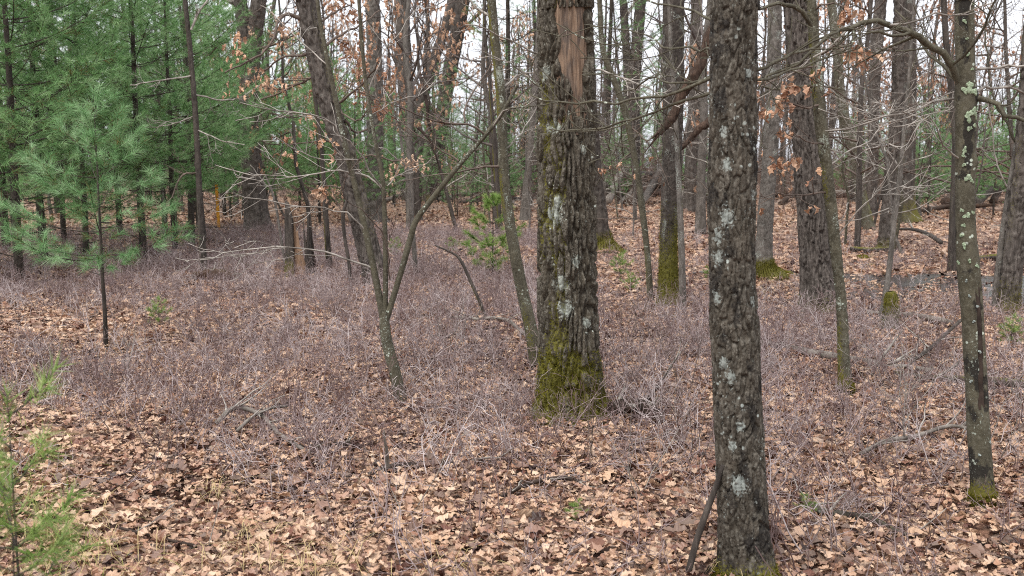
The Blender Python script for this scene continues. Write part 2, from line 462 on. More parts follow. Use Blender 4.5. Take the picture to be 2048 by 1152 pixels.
def scatter(name, P, R, S, I, coll, parent=None, **props):
    me = bpy.data.meshes.new(name); me.vertices.add(len(P)); me.vertices.foreach_set('co', np.asarray(P, np.float32).ravel())
    a = me.attributes.new('rot', 'FLOAT_VECTOR', 'POINT'); a.data.foreach_set('vector', np.asarray(R, np.float32).ravel())
    a = me.attributes.new('scl', 'FLOAT', 'POINT'); a.data.foreach_set('value', np.asarray(S, np.float32))
    a = me.attributes.new('idx', 'INT', 'POINT'); a.data.foreach_set('value', np.asarray(I, np.int32))
    o = link(name, me, parent, kind='stuff', **props)
    md = o.modifiers.new('scatter', 'NODES'); md.node_group = scatter_group(coll)
    return o

def wedge(rng, n, y0, y1, spread=.62, pad=1.2, power=1.0):
    """points on the ground in the field of view and some way to its sides"""
    u = rng.random(n * 3); y = np.sqrt(y0 ** 2 + (y1 ** 2 - y0 ** 2) * u)
    hw = spread * y + pad; x = rng.uniform(-1, 1, n * 3) * hw
    return x[:n], y[:n]

def litter():
    rng = RNG(21); X, Y, S = [], [], []
    for y0, y1, dens, sc in ((1.5, 5.5, 1500, .80), (5.5, 9, 1050, .85), (9, 14, 360, 1.12), (14, 22, 120, 1.7), (22, 38, 36, 2.2), (38, 60, 8, 3.0)):
        area = (.62 * (y0 + y1) + 2.4) * (y1 - y0); n = int(area * dens)
        x, y = wedge(rng, n, y0, y1); X.append(x); Y.append(y); S.append(sc * rng.uniform(.45, 1.3, n) * np.where(rng.random(n) < .07, 1.35, 1))
    X, Y, S = map(np.concatenate, (X, Y, S))
    inpool = ((X - POOL[0]) / POOL[2]) ** 2 + ((Y - POOL[1]) / POOL[3]) ** 2 < .8
    keep = ~(inpool & (rng.random(len(X)) < .6)); X, Y, S = X[keep], Y[keep], S[keep]; n = len(X)
    pn = fbm(np.stack([X * 1.3, Y * 1.3, 0 * X], -1), 2, 5)
    Z = ground_z(X, Y) + rng.uniform(.0, .05, n) * (.5 + pn)
    tilt = np.where(rng.random(n) < .12, .8, .19)
    R = np.stack([rng.normal(0, 1, n) * tilt + (rng.random(n) < .4) * math.pi, rng.normal(0, 1, n) * tilt, rng.uniform(0, 6.283, n)], -1)
    wet = fbm(np.stack([X * .8 + 40, Y * .55, 0 * X], -1), 3, 9) + .35 * (fbm(np.stack([X * 4, Y * 4, 0 * X], -1), 2, 12) - .5)
    I = np.where(rng.random(n) < .05 + .30 * smooth(.46, .64, wet), rng.integers(14, 20, n), rng.integers(0, 14, n))
    # the 300 that show largest are single objects, the rest one mass
    inside = (np.abs(X) < .5 * Y) & (Y > 3.95)
    order = np.argsort(np.where(inside, Y / S, 1e9))[:300]
    one = np.zeros(n, bool); one[order] = True
    for k in np.nonzero(one)[0]:
        o = link('leaf', leaf_meshes[I[k]], ground, (X[k], Y[k], Z[k] + .025))
        o.rotation_euler = R[k]; o.scale = (S[k] * 1.15,) * 3
    r = ~one
    scatter('leaf_litter', np.stack([X, Y, Z], -1)[r], R[r], S[r], I[r], proto_leaf, ground, label='brown oak leaf litter covering the forest floor')
litter()
# ------------------------------------------------------------------ trunks
class Trunk: pass

def bark_relief(style, q, s, th, seed):
    """height of the bark above the mean surface, in metres; q are points on the unrolled cylinder"""
    wv = np.stack([fbm(q * A([9, 9, 5]), 2, seed + 1), fbm(q * A([9, 9, 5]) + 5.2, 2, seed + 2), fbm(q * A([9, 9, 5]) + 9.1, 2, seed + 3)], -1) - .5
    if style == 'plate':
        F1, F2, ID = voronoi((q + wv * A([.07, .07, .12])) / A([.040, .040, .26]), seed)
        F3, F4, I2 = voronoi((q + wv * A([.02, .02, .06])) / A([.026, .026, .06]), seed + 9)
        rid = np.abs(fbm(q * A([42, 42, 5]) + wv * 1.2, 2, seed + 14) - .5) * 2
        h = smooth(.03, .30, F2 - F1) * .030 + smooth(.0, .2, F4 - F3) * .006 + (ID - .5) * .012 + (I2 - .5) * .007 + smooth(.02, .22, rid) * .010
        return h + (fbm(q * 130, 2, seed + 5) - .5) * .004 - .034
    if style == 'scaly':
        F1, F2, ID = voronoi((q + wv * A([.03, .03, .06])) / A([.024, .024, .105]), seed)
        F3, F4, I2 = voronoi((q + wv * A([.012, .012, .03])) / A([.017, .017, .045]), seed + 9)
        h = smooth(.01, .15, F2 - F1) * .0100 + (ID - .5) * .005 + smooth(.0, .12, F4 - F3) * .0032 + (I2 - .5) * .0042
        big = fbm(q * A([14, 14, 3]), 2, seed + 4) - .5
        return h + big * .003 + (fbm(q * 190, 2, seed + 5) - .5) * .0022 - .010
    if style == 'furrow':
        F1, F2, ID = voronoi((q + wv * A([.07, .07, .2])) / A([.036, .036, .7]), seed)
        rid = np.abs(fbm(q * A([30, 30, 3]), 2, seed + 14) - .5) * 2
        return smooth(.0, .26, F2 - F1) * .034 + smooth(.02, .25, rid) * .012 + (ID - .5) * .005 + (fbm(q * 70, 2, seed + 5) - .5) * .006 - .030
    return (fbm(q * A([18, 18, 7]), 3, seed) - .5) * .006

def build_trunk(P3, R, style, ds, z_dense, seed, flare=.0, lobes=4, knobs=(), base_low=.12, recess=None):
    """P3 path from base to tip, R radii. A tube whose surface is modelled bark, finer where the photograph shows it."""
    PR = np.column_stack([P3, R]); PR = np.vstack([PR[0] + A([0, 0, -base_low, 0]) - A([*(PR[1, :3] - PR[0, :3]) * A([1, 1, 0]) * .1, 0]), PR])
    D = catmull(PR, 400); seg = np.linalg.norm(np.diff(D[:, :3], axis=0), axis=1); S = np.concatenate([[0], np.cumsum(seg)])
    sd = float(np.interp(z_dense, D[:, 2], S)); sd = min(sd, S[-1])
    rows = np.arange(0, sd, ds)
    if S[-1] - sd > ds: rows = np.concatenate([rows, np.linspace(sd, S[-1], max(2, int((S[-1] - sd) / .22)))])
    C = np.stack([np.interp(rows, S, D[:, k]) for k in range(4)], -1)
    r0 = np.maximum(C[:, 3], .0015); C = C[:, :3]
    T = unit(np.gradient(C, axis=0)); N = unit(A([1., 0, 0]) - T[:, :1] * T); B = np.cross(T, N)
    rm = float(np.median(R[:max(2, len(R) // 2)]))
    k = int(np.clip(2 * math.pi * rm / ds, 7, 220))
    th = np.arange(k) * 2 * math.pi / k
    TH, SS = np.meshgrid(th, rows); q = np.stack([np.cos(TH) * rm, np.sin(TH) * rm, SS], -1) + seed * .37
    h = np.maximum(C[:, 2] - P3[0][2], 0)
    rad = np.repeat(r0[:, None], k, 1)
    if flare:
        rng = RNG(seed); lob = 0
        for j in range(lobes): lob = lob + np.exp(-((np.angle(np.exp(1j * (TH - rng.uniform(0, 6.28))))) / .42) ** 2) * rng.uniform(.5, 1)
        rad *= 1 + flare * np.exp(-h / (rm * .8))[:, None] * (.25 + lob)
    rad *= 1 + (fbm(q * A([3, 3, 1.2]) / max(rm, .05) * .25, 2, seed + 8) - .5) * .14
    for (tk, zk, ak, sk) in knobs:
        rad += ak * np.exp(-((np.angle(np.exp(1j * (TH - tk))) * rm / sk) ** 2 + ((C[:, 2][:, None] - zk) / sk) ** 2))
    amp = np.clip(rm / .10, .55, 1.0) if style != 'plate' else 1.0
    e = bark_relief(style, q, SS, TH, seed) * amp
    if recess is not None: e = e - recess(TH, C[:, 2][:, None] + 0 * TH)
    t = Trunk(); t.C, t.T, t.N, t.B, t.r, t.rows, t.TH, t.q, t.h, t.rad, t.e, t.th, t.rm = C, T, N, B, r0, rows, TH, q, h, rad, e, th, rm
    rr = rad + e
    t.V = C[:, None] + rr[..., None] * (np.cos(TH)[..., None] * N[:, None] + np.sin(TH)[..., None] * B[:, None])
    return t

def surf(t, th, z, off):
    """point of the bark at an angle and a height"""
    zz = t.C[:, 2]; r = np.interp(z, zz, t.rad.mean(1)) + off
    c = np.stack([np.interp(z, zz, t.C[:, i]) for i in range(3)], -1)
    return c + np.stack([np.cos(th) * r, np.sin(th) * r, 0 * r], -1)

def lichen_patch(t, parent, th0, z0, size, rng, mat, off=.003, org=(0, 0, 0), stretch=1.0):
    k, nr = 22, 5; a = np.arange(k) * 2 * math.pi / k
    f = 1 + .32 * np.sin(2 * a + rng.uniform(0, 6)) + .22 * np.sin(3 * a + rng.uniform(0, 6)) + rng.uniform(-.18, .18, k)
    rho = np.linspace(.15, 1, nr)
    R_, A_ = np.meshgrid(rho, a, indexing='ij'); sz = size * R_ * f[None]
    hh = off + rng.uniform(0, .0035, R_.shape); hh[-1] = -.004
    rl = np.interp(z0, t.C[:, 2], t.r)
    V = surf(t, th0 + sz * np.cos(A_) / max(rl, .02), z0 + sz * np.sin(A_) * stretch, hh)
    g = Geo(); V = np.vstack([V.reshape(-1, 3), surf(t, A([th0]), A([z0]), A([off + .001]))])
    i, j = np.meshgrid(np.arange(nr - 1), np.arange(k), indexing='ij'); b = i * k + j; c = i * k + (j + 1) % k
    g.add(V, np.stack([b, b + k, c + k, c], -1).reshape(-1, 4), [[j, (j + 1) % k, nr * k] for j in range(k)])
    return link('lichen_patch', g.mesh('lichen_patch', mat, org), parent)

def px_theta(du): return -math.acos(float(np.clip(du, -.97, .97)))

def moss_blades(t, rng, n, zmax, dens_fn, L=.012, W=.0022):
    g = Geo(); ir = rng.integers(0, max(2, int(np.searchsorted(t.C[:, 2], zmax))), n); ic = rng.integers(0, len(t.th), n)
    keep = rng.random(n) < dens_fn[ir, ic]; ir, ic = ir[keep], ic[keep]; n = len(ir)
    p = t.V[ir, ic]; nrm = np.cos(t.th[ic])[:, None] * t.N[ir] + np.sin(t.th[ic])[:, None] * t.B[ir]
    d = unit(nrm + rng.normal(0, .6, (n, 3)) + A([0, 0, .3])); s = unit(np.cross(d, rng.normal(size=(n, 3)))) * W
    l = (L * rng.uniform(.5, 1.3, n))[:, None]
    V = np.stack([p - s, p + s, p + d * l], 1).reshape(-1, 3)
    g.add(V, T=np.arange(n * 3).reshape(-1, 3)); return g

TREES = {}
CROWN = dict(levels=3, sides=(6, 5, 4, 3), dens=(1.6, 1.7, 2.2), seg=.3, wob=.13, up=.25, flat=.8, rmin=.003, minl=.25)
TWIG = dict(levels=3, sides=(5, 4, 3, 3), dens=(8, 9, 8.0, 6.0), seg=.09, wob=.15, up=.18, flat=.55, rmin=.0023, minl=.05, maxl=.8)

def path3(pix, Y):
    return A([at(p[0], p[1], Y + (p[3] if len(p) > 3 else 0)) for p in pix]), A([p[2] / 2 / FPX * (Y + (p[3] if len(p) > 3 else 0)) for p in pix])

def tree(name, label, pix, style, mat, H=14.0, seed=1, flare=.25, lobes=4, moss=(0, 0, 0, 0), lichen=0.0, dark=0.0, cat='tree', group=None,
         res=1.4, limbs=6, twig_mat='twig_grey', crown_from=None, stems=(), branches=(), knobs=(), recess=None, zfine=None, limb_len=3.0, blades=0, spots=()):
    """a tree whose trunk follows the given pixels at its own distance; moss = (height at the base, strength, side angle, side strength)"""
    b = ground_hit(pix[0][0], pix[0][1]); Y = b[1]; rng = RNG(seed)
    P, R = path3(pix, Y); P[0] = b
    rt = root(name, label, cat, b, group)
    ztop = at(1024, 0, Y)[2] + .35
    def extend(P, R, H):
        if P[-1][2] < ztop - .6 or H <= P[-1][2]: return P, R
        d = unit(P[-1] - P[-2]); d = unit(d + A([0, 0, 1.2])); n = 5; st = (H - P[-1][2]) / n
        ext, r = [], []
        for i in range(n):
            d = unit(d + rng.normal(0, .05, 3)); ext.append((ext[-1] if ext else P[-1]) + d * st); r.append(R[-1] * (1 - .75 * (i + 1) / n))
        return np.vstack([P, ext]), np.concatenate([R, r])
    P, R = (extend(P, R, H) if not stems else (P, R))
    ds = res * Y / (FPX / 2)
    t = build_trunk(P, R, style, ds, min(ztop, P[-1][2]) if zfine is None else zfine, seed, flare, lobes, knobs, recess=recess)
    def paint(t):
        n1 = fbm(t.q * A([5, 5, 2.5]), 3, seed + 21); n2 = fbm(t.q * A([11, 11, 7]), 2, seed + 22)
        hb, ms, sa, ss = moss
        mo = ms * smooth(hb, 0, t.h)[:, None] * (.55 + .9 * n1) if hb > 0 else 0 * n1
        mo = mo + ss * np.clip(np.cos(t.TH - sa) + .25, 0, 1) * smooth(.34, .58, n1)
        mo = mo - .2 * smooth(.003, .010, t.e) * (style == 'plate')
        li = lichen * (.18 + .72 * smooth(.46, .74, n2)) * (.3 + .9 * n1)
        for (u, v, sp) in spots:
            zc = at(u, v, Y)[2]; ip = np.interp(v, [p[1] for p in pix][::-1], [p[0] for p in pix][::-1]); wp = np.interp(v, [p[1] for p in pix][::-1], [p[2] for p in pix][::-1]) / 2
            dth = np.angle(np.exp(1j * (t.TH - px_theta((u - ip) / wp)))) * t.rm; dz = t.C[:, 2][:, None] - zc
            li = np.maximum(li, .95 * np.exp(-((dth ** 2 + (dz * .8) ** 2) / sp ** 2) * (.5 + n2)))
        mo = mo + .35 * smooth(.004, -.012, t.e) * (mo > .12) * (style == 'plate')
        return dict(ridge=smooth(np.percentile(t.e, 45), np.percentile(t.e, 92), t.e).ravel() * (style != 'smooth'), moss=np.clip(mo, 0, 1).ravel(), lichen=np.clip(li, 0, 1).ravel(), dark=(dark * smooth(.44, .68, fbm(t.q * A([21, 21, 11]), 4, seed + 23))).ravel())
    g = Geo(); n, k = t.V.shape[:2]; at_ = paint(t); g.add(t.V.reshape(-1, 3), tube_faces(n, k), **at_)
    trunk = link('trunk', g.mesh('trunk', MAT[mat], b), rt)
    if blades:
        gb = moss_blades(t, RNG(seed + 50), blades, t.C[0, 2] + moss[0] * .9, at_['moss'].reshape(n, k), L=.010 + .0012 * Y)
        link('moss', gb.mesh('moss', MAT['moss'], b), trunk, kind='stuff')
    ends = [(P, R)]
    for sp in stems:
        Ps, Rs = path3(sp, Y); Ps, Rs = extend(Ps, Rs, H * rng.uniform(.85, 1))
        ts = build_trunk(Ps, Rs, style, ds, min(ztop, Ps[-1][2]), seed + 3, base_low=0)
        g = Geo(); n, k = ts.V.shape[:2]
        ts.h = np.maximum(ts.C[:, 2] - b[2], 0); g.add(ts.V.reshape(-1, 3), tube_faces(n, k), **paint(ts))
        link('stem', g.mesh('stem', MAT[mat], b), rt); ends.append((Ps, Rs))
    # limbs above the picture, and small ones in it
    cf = crown_from if crown_from is not None else ztop
    tot = []
    for (Pe, Re) in ends:
        zs = Pe[:, 2]; hi = zs[-1]
        if hi - cf < .5: continue
        for i in range(max(1, limbs // len(ends))):
            z = cf + (hi - cf) * (.04 + .92 * (i + rng.random()) / max(1, limbs // len(ends)))
            p = A([np.interp(z, zs, Pe[:, j]) for j in range(3)]); r = float(np.interp(z, zs, Re))
            a = rng.uniform(0, 6.283); d = unit(A([math.cos(a), math.sin(a), rng.uniform(.25, .8)]))
            g = Geo(); grow(g, p, d, limb_len * rng.uniform(.6, 1.1) * (1.15 - .7 * (z - cf) / (hi - cf)), max(r * rng.uniform(.3, .5), .006), 0, rng, CROWN, tot)
            link('limb', g.mesh('limb', MAT[twig_mat], b), rt)
    t.rt, t.Y, t.b, t.tips, t.px = rt, Y, b, tot, pix
    for br in branches: branch(t, *br[:2], seed=seed * 7 + len(t.tips), **(br[2] if len(br) > 2 else {}))
    TREES[name if name not in TREES else name + str(len(TREES))] = t
    return t

def branch(t, pix, mat='twig_grey', seed=1, dens=None, Yend=0.0, name='branch', leaves=0, opt=None, dY=0.0, t0=.12):
    """a branch seen in the photograph, drawn from the trunk outwards, with its own side twigs"""
    rng = RNG(seed); n = len(pix)
    pts = [(p[0], p[1], p[2], dY + Yend * i / (n - 1) + (p[3] if len(p) > 3 else 0)) for i, p in enumerate(pix)]
    P, R = path3(pts, t.Y)
    L = float(np.linalg.norm(np.diff(P, axis=0), axis=1).sum()); m = max(8, int(L / .07))
    PR = catmull(np.column_stack([P, R]), m); P, R = PR[:, :3], np.maximum(PR[:, 3], .0014)
    if mat in ('twig_grey', 'twig_brown'): R = np.maximum(R * .72, .0016)
    P[1:-1] += rng.normal(0, .006, (m - 2, 3))
    g = Geo(); tube(g, P, R, 7)
    o = dict(TWIG); o.update(opt or {})
    if dens is not None: o['dens'] = (dens * 1.5, *o['dens'][1:])
    tips = []; dd = unit(np.diff(P, axis=0)); twigs_on(g, P, dd, R, L, 0, rng, o, tips, t0)
    ob = link(name, g.mesh(name, MAT[mat], t.b), t.rt)
    if leaves: hang_leaves(ob, t.b, tips, leaves, rng, single=True)
    t.tips += tips
    return tips

hang_meshes = []
rng = RNG(77)
for k in range(5):
    g = Geo(); V, Q = leaf_geo(rng, 10, 'lobed', L=.085, curl=1.7); V = V[:, [2, 1, 0]] * A([1, 1, -1]); V[:, 2] -= V[:, 2].max(); g.add(V, Q)
    hang_meshes.append(g.mesh('leaf', MAT['hang_leaf'], sm=False))
hang_V = [(A([v.co for v in m.vertices]), A([p.vertices for p in m.polygons])) for m in hang_meshes]

def hang_leaves(par, org, tips, n, rng, single=False, scale=1.0, name='dead_leaves'):
    """withered leaves still hanging from twig ends"""
    if not tips: return
    if single:
        for i in range(n):
            p, d = tips[rng.integers(len(tips))]
            o = link('leaf', hang_meshes[rng.integers(5)], par, p + rng.normal(0, .012, 3) - org)
            o.rotation_euler = (rng.normal(0, .45), rng.normal(0, .45), rng.uniform(0, 6.28)); o.scale = (rng.uniform(.6, 1.1) * scale,) * 3
        return
    g = Geo()
    for i in range(n):
        p, d = tips[rng.integers(len(tips))]; V, Q = hang_V[rng.integers(5)]
        a, b = rng.uniform(0, 6.28), rng.normal(0, .5); c, s = math.cos(a), math.sin(a); cb, sb = math.cos(b), math.sin(b)
        Rm = A([[c, -s, 0], [s, c, 0], [0, 0, 1]]) @ A([[1, 0, 0], [0, cb, -sb], [0, sb, cb]])
        g.add((V * rng.uniform(.6, 1.2) * scale) @ Rm.T + p + rng.normal(0, .07, 3), Q)
    link(name, g.mesh(name, MAT['hang_leaf'], org, sm=False), par, kind='stuff')

# --- 1 the big mossy oak with the stripped bark
def rec_big(TH, z):
    d = np.angle(np.exp(1j * (TH - (-1.20))))          # middle of the bare strip, right of centre as seen
    w = .52 * smooth(2.02, 2.32, z) + .13 * smooth(1.86, 2.02, z) + .03 + .12 * np.sin(z * 23 + TH * 3) * smooth(1.9, 2.2, z)
    return .052 * smooth(w + .07, w - .05, np.abs(d - .10 * np.sin(z * 4))) * smooth(1.84, 1.98, z)
big = tree('oak_tree', 'thick mossy oak in the centre with bark stripped near the top', 
    [(1143, 838, 142), (1141, 790, 126), (1139, 700, 117), (1134, 500, 114), (1132, 250, 107), (1130, 0, 101), (1129, -40, 100)],
    'plate', 'bark_plate', 15, seed=5, flare=.30, lobes=6, moss=(.66, .85, 3.3, .27), lichen=.30, dark=.3, spots=((1105, 430, .07), (1112, 400, .05), (1120, 560, .06), (1128, 610, .06), (1090, 150, .04), (1165, 300, .03), (1112, 255, .04), (1150, 520, .035), (1098, 260, .03), (1172, 640, .03)), res=.85, limbs=7, recess=rec_big, blades=26000)
def bare_wood(t):
    g = Geo(); zs = np.linspace(1.80, 3.1, 110); ts = np.linspace(-1.20 - .95, -1.20 + .95, 34)
    TH, Z = np.meshgrid(ts, zs); q = np.stack([np.cos(TH) * .18, np.sin(TH) * .18, Z * .12], -1)
    V = surf(t, TH, Z, -.0235 + (fbm(q * A([70, 70, 40]), 3, 3) - .5) * .016 - .010 * smooth(.12, .0, np.abs(fbm(q * A([45, 45, 18]), 2, 6) - .5)))
    n, k = V.shape[:2]; i, j = np.meshgrid(np.arange(n - 1), np.arange(k - 1), indexing='ij'); a = i * k + j
    g.add(V.reshape(-1, 3), np.stack([a, a + 1, a + 1 + k, a + k], -1).reshape(-1, 4))
    link('bare_wood', g.mesh('bare_wood', MAT['wood'], t.b), t.rt, label='smooth tan wood where the bark has fallen away')
bare_wood(big)
rng = RNG(31)

# --- 2 the dark scaly trunk in front
front = tree('oak_tree', 'dark scaly trunk nearest the camera with pale lichen blotches',
    [(1494, 1166, 116), (1490, 1090, 104), (1482, 950, 99), (1475, 800, 95), (1464, 500, 90), (1466, 250, 90), (1469, 0, 83), (1470, -40, 82)],
    'scaly', 'bark_scaly', 12, seed=8, flare=.30, lobes=4, moss=(.22, .8, 0, .10), lichen=.40, dark=.75, spots=((1447, 432, .036), (1440, 265, .02), (1468, 955, .038), (1430, 470, .03), (1430, 510, .028), (1440, 720, .03), (1452, 745, .025), (1500, 390, .02), (1428, 590, .025), (1470, 840, .022), (1500, 600, .02), (1445, 330, .025), (1490, 150, .02), (1455, 880, .02)), res=.9, limbs=5, blades=6000)
# --- 3 the slim lichen-spotted tree at the right, with the split in its bark
def rec_split(TH, z):
    d = np.abs(np.angle(np.exp(1j * (TH + 1.35 + .25 * np.sin(z * 5)))))
    return .016 * smooth(.52, .25, d) * smooth(.38, .48, z) * smooth(1.12, .95, z) + .004 * np.sin(TH * 9 + z * 40) * smooth(.6, .3, d) * smooth(.3, .5, z) * smooth(1.15, .95, z)
slim = tree('maple_tree', 'slim smooth tree at right spotted with pale green lichen', 
    [(1965, 1006, 56), (1964, 960, 46), (1957, 850, 44), (1946, 650, 42), (1938, 550, 44), (1931, 450, 38), (1931, 300, 37), (1930, 200, 40), (1930, 120, 37), (1929, 0, 36), (1929, -40, 36)],
    'smooth', 'bark_olive', 8, seed=12, flare=.2, moss=(.20, .9, 0, .1), lichen=.35, dark=1.0, res=.9, limbs=5, knobs=((0.1, 1.93, .015, .04), (-.6, 1.62, .012, .03)), recess=rec_split, blades=5000, crown_from=2.2, limb_len=2.2,
    branches=[
     ([(1928, 190, 15), (1905, 130, 14), (1870, 95, 14), (1825, 68, 13), (1780, 50, 11), (1740, 42, 10), (1700, 55, 9), (1650, 75, 8), (1600, 120, 6), (1545, 150, 4), (1515, 180, 3)], 'bark_olive', dict(Yend=-.3, dens=6)),
     ([(1780, 50, 6), (1820, 40, 5), (1880, 30, 5), (1930, 25, 4), (1990, 5, 4)], 'twig_grey', dict(dY=-.15)),
     ([(1700, 55, 6), (1660, 95, 5), (1620, 120, 4), (1560, 165, 3), (1510, 200, 3)], 'twig_grey', dict(dY=-.15, dens=5)),
     ([(1945, 195, 12), (1915, 160, 8), (1870, 115, 6), (1830, 70, 4), (1790, 20, 3)], 'bark_olive', dict(Yend=.4)),
     ([(1940, 185, 13), (1965, 200, 11), (1990, 205, 10), (2010, 228, 9), (2040, 238, 8), (2075, 250, 6)], 'bark_olive', dict(Yend=-.2, dens=5)),
     ([(1945, 200, 10), (1960, 178, 8), (1990, 172, 7), (2030, 180, 6), (2070, 200, 5)], 'twig_grey', dict(Yend=.2)),
     ([(1938, 145, 8), (1975, 138, 7), (2020, 132, 6), (2070, 135, 5)], 'twig_grey', dict(Yend=.1)),
     ([(1925, 195, 8), (1880, 200, 6), (1840, 215, 5), (1780, 230, 4), (1700, 255, 3), (1650, 262, 2)], 'twig_grey', dict(Yend=.5, dens=6)),
     ([(1922, 320, 5), (1890, 290, 4), (1850, 230, 3), (1810, 300, 2)], 'twig_grey', dict(Yend=-.3, dens=6)),
    ])
for (u, v, s) in ((1931, 175, .030), (1940, 185, .024), (1922, 182, .02), (1938, 225, .030), (1928, 235, .026), (1945, 232, .02), (1930, 258, .016), (1942, 252, .016), (1922, 300, .016), (1920, 310, .014), (1928, 355, .022), (1936, 362, .014), (1921, 330, .012),
                  (1918, 420, .012), (1926, 430, .022), (1938, 425, .014), (1920, 450, .014), (1918, 470, .013), (1922, 490, .016), (1928, 110, .012), (1936, 140, .010), (1922, 45, .014), (1930, 520, .012), (1945, 530, .014), (1915, 525, .012),
                  (1925, 560, .010), (1930, 590, .010), (1945, 610, .009), (1938, 640, .010), (1950, 700, .009), (1935, 760, .010), (1972, 880, .010), (1950, 905, .009), (1938, 10, .01), (1926, 80, .009)):
    Z = at(u, v, slim.Y)[2]; c = np.interp(v, [0, 120, 300, 450, 550, 650, 850, 960], [1929, 1930, 1931, 1931, 1938, 1946, 1957, 1964]); w = np.interp(v, [0, 450, 550, 850], [18, 19, 22, 22])
    lichen_patch(slim, slim.rt, px_theta((u - c) / w), Z, s * .70, rng, MAT['lichen_green' if v < 540 else 'lichen_grey'], .002, slim.b, stretch=1.2)
def split_wood(t):
    g = Geo(); zs = np.linspace(.36, 1.14, 60); ts = np.linspace(-1.35 - .55, -1.35 + .55, 14)
    TH, Z = np.meshgrid(ts, zs); q = np.stack([np.cos(TH) * .05, np.sin(TH) * .05, Z * .1], -1)
    edge = np.maximum(smooth(.36, .55, np.abs(TH + 1.35)), np.maximum(smooth(.46, .37, Z), smooth(1.02, 1.12, Z)))
    V = surf(t, TH - .25 * np.sin(Z * 5), Z, -.010 - edge * .012 + (fbm(q * 160, 2, 3) - .5) * .008)
    n, k = V.shape[:2]; i, j = np.meshgrid(np.arange(n - 1), np.arange(k - 1), indexing='ij'); a = i * k + j
    g.add(V.reshape(-1, 3), np.stack([a, a + 1, a + 1 + k, a + k], -1).reshape(-1, 4))
    link('split', g.mesh('split', MAT['darkwood'], t.b), t.rt, label='long dark split in the bark')
split_wood(slim)

# --- 4 the leaning mossy tree left of the big oak
tree('young_oak_tree', 'slender mossy trunk leaning left just beside the thick central oak',
    [(1074, 738, 30), (1062, 660, 26), (1040, 560, 24), (1020, 450, 22), (1008, 350, 20), (1002, 200, 19), (990, 80, 18), (983, 0, 17), (980, -40, 17)],
    'smooth', 'bark_olive', 11, seed=14, flare=.15, moss=(1.5, .35, 3.1, .7), lichen=.7, dark=.45, limbs=5, knobs=((3.0, 1.60, .012, .035),),
    branches=[([(1004, 333, 8), (975, 335, 6), (940, 338, 5), (905, 348, 4), (860, 352, 3), (800, 362, 2)], 'twig_brown', dict(Yend=-.3, dens=4)),
              ([(1000, 180, 6), (1040, 150, 5), (1075, 140, 4), (1110, 100, 3)], 'twig_grey', dict(Yend=.6)),
              ([(985, 40, 8), (950, 10, 6), (900, -20, 5)], 'twig_grey', dict(Yend=.2)),
              ([(1010, 300, 5), (1040, 270, 4), (1065, 230, 3), (1085, 180, 2)], 'twig_grey', dict(Yend=.4))])

